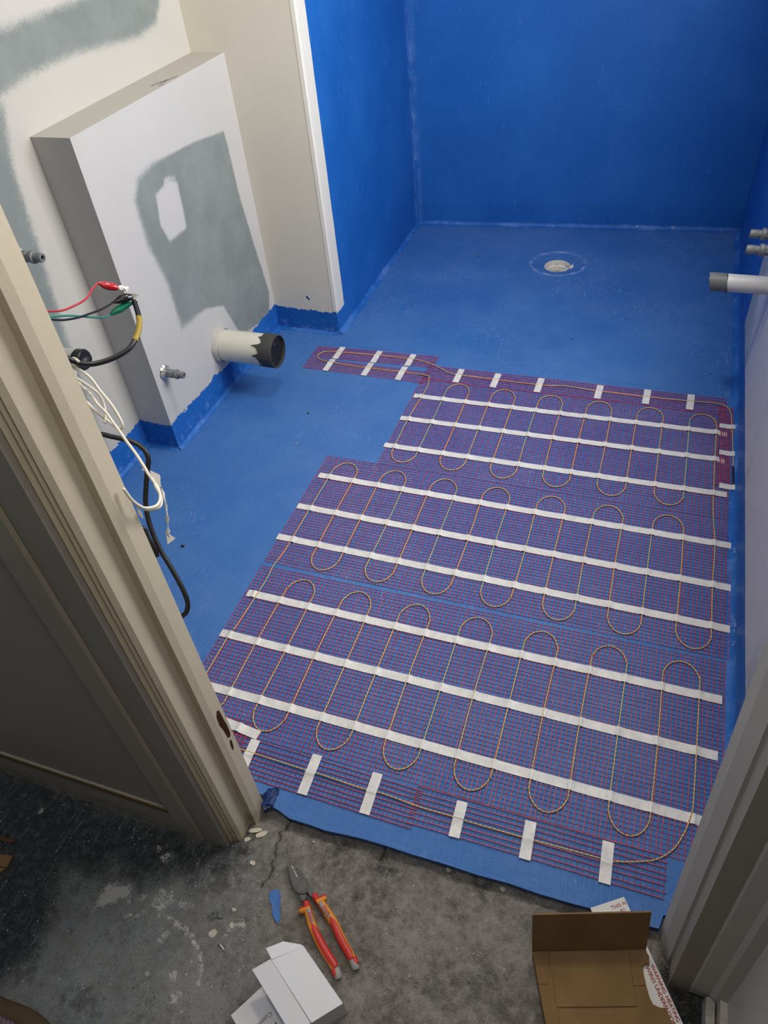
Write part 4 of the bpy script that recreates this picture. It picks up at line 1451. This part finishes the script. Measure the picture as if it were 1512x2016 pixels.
for hi, (H_, sgn) in enumerate(((HL, -1), (HR, 1))):
    h = thing('x', (0, 0, 0), None, None)
    bpy.data.objects.remove(h, do_unlink=True)
    grip = tube('handle_grip', along_path(H_, 2, 9), [.0078, .0082, .0084, .0084, .0084, .0082, .0080, .0078], M['grip_orange'], pli, 14, 4, 1.0, 2.6)
    tube('handle_neck', along_path(H_, 0, 2), [.0056, .0066, .0070], M['grip_red'], pli, 14, 5)
    # hand guard
    a, b = FLAN[hi]
    A_ = Vector((*a, hz))
    B_ = Vector((*b, hz))
    q = tube('hand_guard', [A_, A_.lerp(B_, .35), A_.lerp(B_, .7), B_], [.0040, .0062, .0075, .0075], M['grip_orange'], pli, 12, 4, 1.15)
    tube('guard_rim', [A_ + Vector((-.001, .003, .002)), A_.lerp(B_, .5) + Vector((-.001, .0035, .003)), B_ + Vector((-.001, .003, .003))], [.0026, .0040, .0045], M['grip_red'], q, 8, 4)
    # red inlay on the grip, label panel, end
    tube('grip_inlay', along_path(H_, 4, 9, .0022, -sgn * .0006), [.0062, .0076, .0079, .0079, .0077, .0066], M['grip_red'], pli, 12, 4)
    pan_b = tube('label_border', along_path(H_, 2, 4, .0022, -sgn * .0012), [.0064, .0066, .0062], M['grip_red'], pli, 12, 5)
    pan = tube('label_panel', [p for p in along_path(H_, 2, 4, .0044, -sgn * .0012)], [.0050, .0052, .0048], M['grip_grey'], pli, 12, 5)
    p0 = Vector((*H_[2], 0)).lerp(Vector((*H_[3], 0)), .55)
    p1 = Vector((*H_[4], 0))
    d = (p1 - p0)
    L = d.length
    d.normalize()
    up_ = Vector((-d.y, d.x, 0))
    org = p0 - up_ * (.0022 + sgn * .0008) + Vector((0, 0, hz + .0044 + .0052))
    text_mesh('lettering', 'nws', M['grip_red'], pan, org, d, up_, L * .88, lift=.0001, bold=.02)
    tube('tether_loop', along_path(H_, 9, 10, .001, sgn * .003), [.0066, .0058], M['grip_red'], pli, 10, 4)
    tube('end_cap', [p for p in along_path(H_, 9, 10, -.0004)] + [along_path(H_, 10, 10)[0] + Vector((.004, -.005, -.001))], [.0074, .0078, .0058], M['grip_grey'], pli, 12, 4)

# ------------------------------------------------------------------ white carton
wc = thing('white_carton', (-.36, .25, ZH), 'small white carton with its flaps open standing beside the pliers', 'box')


def panel(name, pts, mat, parent, th=.0006):
    return flat_patch(name, pts, mat, parent, th / 2)


zt, zb = .050, ZH + .0015
a_, b_, c_, d_ = (-.380, .2965), (-.282, .238), (-.322, .196), (-.426, .2595)
panel('top_panel', [(*a_, zt), (*b_, zt), (*c_, zt), (*d_, zt)], M['carton_white'], wc)
panel('side_flap', [(-.4285, .2605, zt), (-.3235, .1955, zt), (-.340, .166, zt - .005), (-.4545, .2365, zt - .006)], M['carton_white'], wc)
panel('tuck_flap', [(-.4265, .2605, zt), (-.3795, .297, zt), (-.387, .2985, zt - .002), (-.4210, .2945, zt - .008), (-.4455, .2745, zt - .006)], M['carton_white'], wc)
panel('end_panel', [(*b_, zt), (*c_, zt), (*c_, zb), (*b_, zb)], M['carton_white'], wc)
panel('end_panel', [(*a_, zt), (*d_, zt), (*d_, zb), (*a_, zb)], M['carton_white'], wc)
panel('side_panel', [(*a_, zt), (*b_, zt), (*b_, zb), (*a_, zb)], M['carton_white'], wc)
e1 = Vector((-.050, -.0845, 0)) * 1.05
bp = [Vector((*d_, zb)), Vector((*c_, zb)), Vector((*c_, zb)) + e1, Vector((*d_, zb)) + e1]
bot = panel('bottom_panel', [(*a_, zb), (*b_, zb), (*c_, zb), (*d_, zb)], M['carton_white'], wc)
lf = panel('bottom_flap', [tuple(p) for p in bp], M['carton_white'], wc)
tx = Vector((-.0505, -.0855, 0)).normalized()
ty = Vector((tx.y * -1, tx.x, 0))
text_mesh('lettering', 'Customer', M['print_grey'], lf, (-.4135, .1985, zb + .0005), tx, ty, .044, lift=.0003)
text_mesh('lettering', 'F', M['print_black'], lf, (-.3985, .187, zb + .0005), tx, ty, size=.011, lift=.0003, bold=.02)

# ------------------------------------------------------------------ warning sheet under the cardboard
ws = thing('warning_sheet', (.12, .42, ZH), 'white warning sheet printed in red capitals tucked under the cardboard carton', 'paper')
wa = Vector((.149, .566, .0030))                      # far corner, resting on the membrane lip
ea = Vector((.113, -.171, -.0010))                    # down the right-hand edge
eb = Vector((-.0560, -.0380, 0))                      # along the far edge
pts = [wa, wa + ea * 1.3, wa + ea * 1.3 + eb, wa + eb]
flat_patch('sheet', [tuple(p) for p in pts], M['paper'], ws, .0004)
td = Vector((.0480, -.0710, 0)).normalized()
tu = Vector((-td.y, td.x, 0))
text_mesh('lettering', 'WARNING: HEATING', M['print_red'], ws, (.2040, .4660, .0032), td, tu, .0865, lift=0, bold=.012)
text_mesh('lettering', 'WIRES UNDERFLOOR', M['print_red'], ws, (.1960, .4610, .0032), td, tu, .0900, lift=0, bold=.012)
xd = Vector((.023, .0175, 0)).normalized()
xu = Vector((-xd.y, xd.x, 0))
text_mesh('lettering', 'THIS N', M['print_red'], ws, (.1315, .5365, .0038), xd, xu, .0290, lift=0)
text_mesh('lettering', 'ED', M['print_red'], ws, (.1480, .5365, .0037), xd, xu, .0095, lift=0)

# ------------------------------------------------------------------ cardboard carton
cb = thing('cardboard_carton', (.10, .40, ZH), 'brown cardboard carton lying open with one flap standing up', 'box')
zc = .008
FLc, FRc = Vector((.005, .425, zc)), Vector((.194, .489, zc))
xn = (FRc - FLc).normalized()
yn = Vector((xn.y, -xn.x, 0))
dn = Vector((.046, -.110, 0))                         # down the left edge, continued past the picture
outline = [(.005, .425), (.194, .489), (.196, .483), (.200, .479), (.202, .465), (.195, .4625), (.1915, .457), (.194, .448), (.200, .430), (.207, .414), (.213, .4065), (.224, .4055), (.234, .4085),
           (.237, .402), (.245, .388), (.292, .302), (.090, .232), (.047, .324)]
v, f = prism(outline, zc - .0040, zc - .0004)
mesh('base_sheet', v, f, M['cardboard'], cb)
v, f = prism([(.0335, .4315), (.1645, .4745), (.186, .395), (.061, .353)], zc - .0006, zc + .0022)
mesh('inner_flap', v, f, M['cardboard'], cb)
v, f = prism([(.0625, .3505), (.1885, .3925), (.206, .395), (.250, .292), (.098, .238)], zc - .0006, zc + .0014)
mesh('inner_flap', v, f, M['cardboard'], cb)
v, f = prism([(.007, .4235), (.0325, .4315), (.0395, .3820), (.0255, .3775)], zc - .0006, zc + .0010)
mesh('corner_flap', v, f, M['cardboard'], cb)
v, f = prism([(.1665, .4755), (.192, .4840), (.1985, .4780), (.1995, .4670), (.192, .4620), (.189, .4570), (.1975, .4310), (.1790, .4245)], zc - .0006, zc + .0012)
mesh('corner_flap', v, f, M['cardboard'], cb)
# closed carton body under the left part
v, f = prism([(.0065, .4235), (.072, .445), (.150, .250), (.091, .235), (.048, .324)], ZH + .0005, zc - .0038)
mesh('carton_body', v, f, M['cardboard'], cb)
# standing flap
back = -yn * .030 + Vector((0, 0, .096))
fl_ = [FLc, FRc, FRc + back + xn * .001, FLc + back - xn * .001]
flat_patch('standing_flap', [tuple(p) for p in fl_], M['cardboard'], cb, .0015)

# ------------------------------------------------------------------ small things on the floors


def lump(name, loc, size, mat, label, cat, group=None, seed=0, flat=1.0, rot=0.0):
    rr = random.Random(seed)
    bm = bmesh.new()
    bmesh.ops.create_icosphere(bm, subdivisions=2, radius=1.0)
    c, s = math.cos(rot), math.sin(rot)
    V = []
    off = Vector((rr.random() * 9, rr.random() * 9, rr.random() * 9))
    for v in bm.verts:
        k = 1 + .38 * mnoise.noise(v.co * 1.4 + off) + .15 * mnoise.noise(v.co * 3.7 + off)
        x, y, z = v.co.x * size[0] * k, v.co.y * size[1] * k, v.co.z * size[2] * k
        V.append(Vector((loc[0] + x * c - y * s, loc[1] + x * s + y * c, loc[2] + z)))
    bm.verts.index_update()
    F_ = [tuple(q.index for q in fc.verts) for fc in bm.faces]
    bm.free()
    lowest = min(v.z for v in V)
    V = [Vector((v.x, v.y, v.z - lowest + loc[2] - .0006)) for v in V]
    return tag(mesh(name, V, F_, mat), label, cat, group)


def flake(name, poly, z, mat, label, cat, group=None, th=.0012, curl=.001):
    """thin chip with a curled edge"""
    cx = sum(p[0] for p in poly) / len(poly)
    cy = sum(p[1] for p in poly) / len(poly)
    n = len(poly)
    V = [(cx, cy, z + th)] + [(x, y, z + th + curl * (.5 + .5 * math.sin(i * 2.1))) for i, (x, y) in enumerate(poly)] + [(x, y, z - .0008) for x, y in poly]
    F_ = [(0, 1 + i, 1 + (i + 1) % n) for i in range(n)] + [(1 + i, 1 + n + i, 1 + n + (i + 1) % n, 1 + (i + 1) % n) for i in range(n)] + [tuple(range(2 * n, n, -1))]
    a = sum(poly[i][0] * poly[(i + 1) % n][1] - poly[(i + 1) % n][0] * poly[i][1] for i in range(n))
    if a < 0:
        F_ = [q[::-1] for q in F_]
    return tag(mesh(name, V, F_, mat), label, cat, group)


def blob_poly(x, y, rx, ry, rot, seed, n=9):
    rr = random.Random(seed)
    out = []
    for k in range(n):
        a = 2 * math.pi * k / n
        q = rr.uniform(.7, 1.2)
        px, py = rx * q * math.cos(a), ry * q * math.sin(a)
        out.append((x + px * math.cos(rot) - py * math.sin(rot), y + px * math.sin(rot) + py * math.cos(rot)))
    return out


flake('paint_flake', [(-.501, .376), (-.495, .3845), (-.485, .388), (-.4765, .377), (-.4705, .360), (-.463, .347), (-.4595, .330), (-.470, .336), (-.479, .343), (-.485, .357), (-.4915, .361)],
      ZH + .0005, M['blue_chip'], 'long blue paint flake on the concrete beside the pliers', 'paint flake')
for i, (x, y, rx, ry, rot, lab) in enumerate([
        (-.584, .4795, .016, .0055, .5, 'long cream paint chip at the foot of the left door frame'),
        (-.566, .4765, .018, .0060, .75, 'broad cream paint chip lying just off the left door frame corner'),
        (-.5905, .4585, .007, .0055, 1.0, 'small round cream paint chip before the left door frame'),
        (-.5585, .4185, .006, .0045, -.4, 'small cream paint chip by the floor crack')]):
    flake('paint_chip', blob_poly(x, y, rx, ry, rot, 30 + i), ZH, M['chip'], lab, 'paint chip', 'cream paint chips on the concrete')
for i, (x, y, r, lab) in enumerate([(-.5745, .2785, .009, 'flat beige stain-like chip on the concrete near the nail'), (-.5455, .302, .0065, 'round pale chip beside the beige streak on the concrete'),
                                    (-.5545, .3285, .005, 'pale chip above the grey metal curl on the concrete')]):
    flake('plaster_chip', blob_poly(x, y, r, r * .75, 1.0 + i, 60 + i), ZH, M['stone'], lab, 'chip', 'pale chips on the concrete', .0008, .0004)
lump('pebble', (-.177, .523, ZH - .004), (.005, .004, .004), M['stone'], 'pale pebble against the middle of the blue floor edge', 'pebble', 'pebbles along the blue floor edge', 1)
lump('pebble', (-.068, .520, ZH - .004), (.006, .0045, .004), M['stone'], 'larger pale pebble along the blue floor edge', 'pebble', 'pebbles along the blue floor edge', 2)
lump('pebble', (-.456, .493, ZH), (.0028, .0022, .002), M['stone'], 'tiny white crumb near the blue floor edge above the pliers', 'pebble', 'pebbles along the blue floor edge', 3)
lump('plaster_crumb', (-.320, .262, ZH), (.003, .0025, .002), M['stone'], 'tiny white crumb between the carton and pliers', 'crumb', 'crumbs on the concrete', 4)
nl = thing('screw', (-.546, .2625, ZH), 'small pale screw lying on the concrete', 'screw')
tube('shank', [(-.5525, .2655, ZH + .0018), (-.546, .2625, ZH + .0016), (-.5385, .2585, ZH + .0012)], [.0018, .0016, .0006], M['chrome'], nl, 8, 3)
lathe('head', [(0, .0012), (.001, .0032), (.002, .0030)], (-.5520, .2653, ZH + .0022), (-.9, .42, 0), M['chrome'], nl, 12)
cu_ = thing('metal_curl', (-.5865, .307, ZH), 'curled grey metal scrap on the concrete', 'scrap')
sp_ = [(-.5865 + .009 * math.cos(a) * (1 - a / 14), .307 + .009 * math.sin(a) * (1 - a / 14), ZH + .002 + .0008 * a) for a in np.linspace(0, 9, 26)]
tube('curl', sp_, .0014, M['pvc_grey'], cu_, 6, 2)
tube('curl_tail', [(-.581, .308, ZH + .0025), (-.575, .306, ZH + .003), (-.569, .309, ZH + .0015)], .0012, M['pvc_grey'], cu_, 6, 3)
# bits of stripped timber floor at the left
wd = mesh('wood_offcut', *prism([(-1.16, .262), (-1.052, .278), (-1.047, .255), (-1.16, .236)], ZH - .0004, ZH + .006), M['wood'])
tag(wd, 'torn strip of brown wood on the dark concrete by the hall wall', 'wood scrap', 'wood scraps')
wd2 = mesh('wood_offcut', *prism([(-1.16, .234), (-1.049, .2535), (-1.056, .2425), (-1.16, .221)], ZH - .0004, ZH + .004), M['wood'])
tag(wd2, 'thinner strip of brown wood below the torn strip', 'wood scrap', 'wood scraps')
wd3 = mesh('wood_offcut', *prism([(-1.19, .291), (-1.075, .300), (-1.068, .307), (-1.19, .303)], ZH - .0004, ZH + .003), M['wood_dark'])
tag(wd3, 'reddish wood sliver nearest the hall skirting', 'wood scrap', 'wood scraps')
# torn membrane at the foot of the left frame
ms = thing('membrane_scrap', (-.583, .540, 0), 'crumpled dark blue membrane scrap stuck at the left door frame foot', 'scrap')
rr = random.Random(9)
for k in range(3):
    V, F_ = grid_vf(np.linspace(0, 1, 5), np.linspace(0, 1, 9), lambda u, w: (0, 0, 0))
    V = []
    for j in range(9):
        for i in range(5):
            u, w = i / 4, j / 8
            p = Vector((-.5885 + .020 * u + .004 * k, .560 - .040 * w + .008 * k * .5, .0005 + .006 * math.sin(u * 3.1) * (1 + .5 * math.sin(w * 5 + k))))
            p += Vector((mnoise.noise(p * 120), mnoise.noise(p * 130), abs(mnoise.noise(p * 140)))) * .006
            V.append(p)
    mesh('fold', V, F_, M['scrap_blue'], ms, True)
# crumbs on the membrane
for i, (x, y, s, lab) in enumerate([(-1.147, 1.154, .006, 'black rubber crumb on the blue floor near the hanging cable'), (-1.042, 1.835, .004, 'black crumb on the blue floor below the soil pipe'),
                                    (-1.016, 1.672, .0035, 'grey crumb on the blue floor beside the mat corner'), (-.238, 2.489, .003, 'black speck on the blue floor behind the mat'),
                                    (.248, 2.354, .003, 'black speck on the blue floor by the right wall'), (-.751, 3.105, .005, 'brown crumb on the shower floor left of the drain')]):
    lump('crumb', (x, y, 0), (s, s * .7, s * .5), M['wood_dark'] if i == 5 else (M['stone'] if i == 2 else M['crumb']), lab, 'crumb', 'crumbs on the blue floor', 20 + i)

# bound corner of a ribbed mat at the lower left
rm = thing('ribbed_mat', (-.86, -.05, ZH), 'corner of a mauve ribbed mat with soft brown edging on the concrete', 'mat')
edge = [(-1.00, .026, .026), (-.93, .038, .027), (-.862, .041, .028), (-.80, .043, .028), (-.752, .030, .024), (-.715, -.005, .016), (-.705, -.06, .012), (-.705, -.20, .01)]
tube('brown_edging', edge, [.022, .022, .021, .020, .020, .020, .02, .02], M['brown_felt'], rm, 14, 6, .95)
for k in range(34):
    x = -.985 + .0085 * k
    p = [(x - .012, .034 - max(0, x + .80) * .45, .046), (x, .020 - max(0, x + .80) * .5, .054), (x + .016, -.03, .05), (x + .03, -.12, .03)]
    tube('rib', p, .0046, M['mauve'], rm, 6, 3)
v, f = prism([(-1.0, .02), (-.74, .02), (-.71, -.22), (-1.0, -.22)], ZH, .045)
mesh('mat_body', v, f, M['brown_felt'], rm)
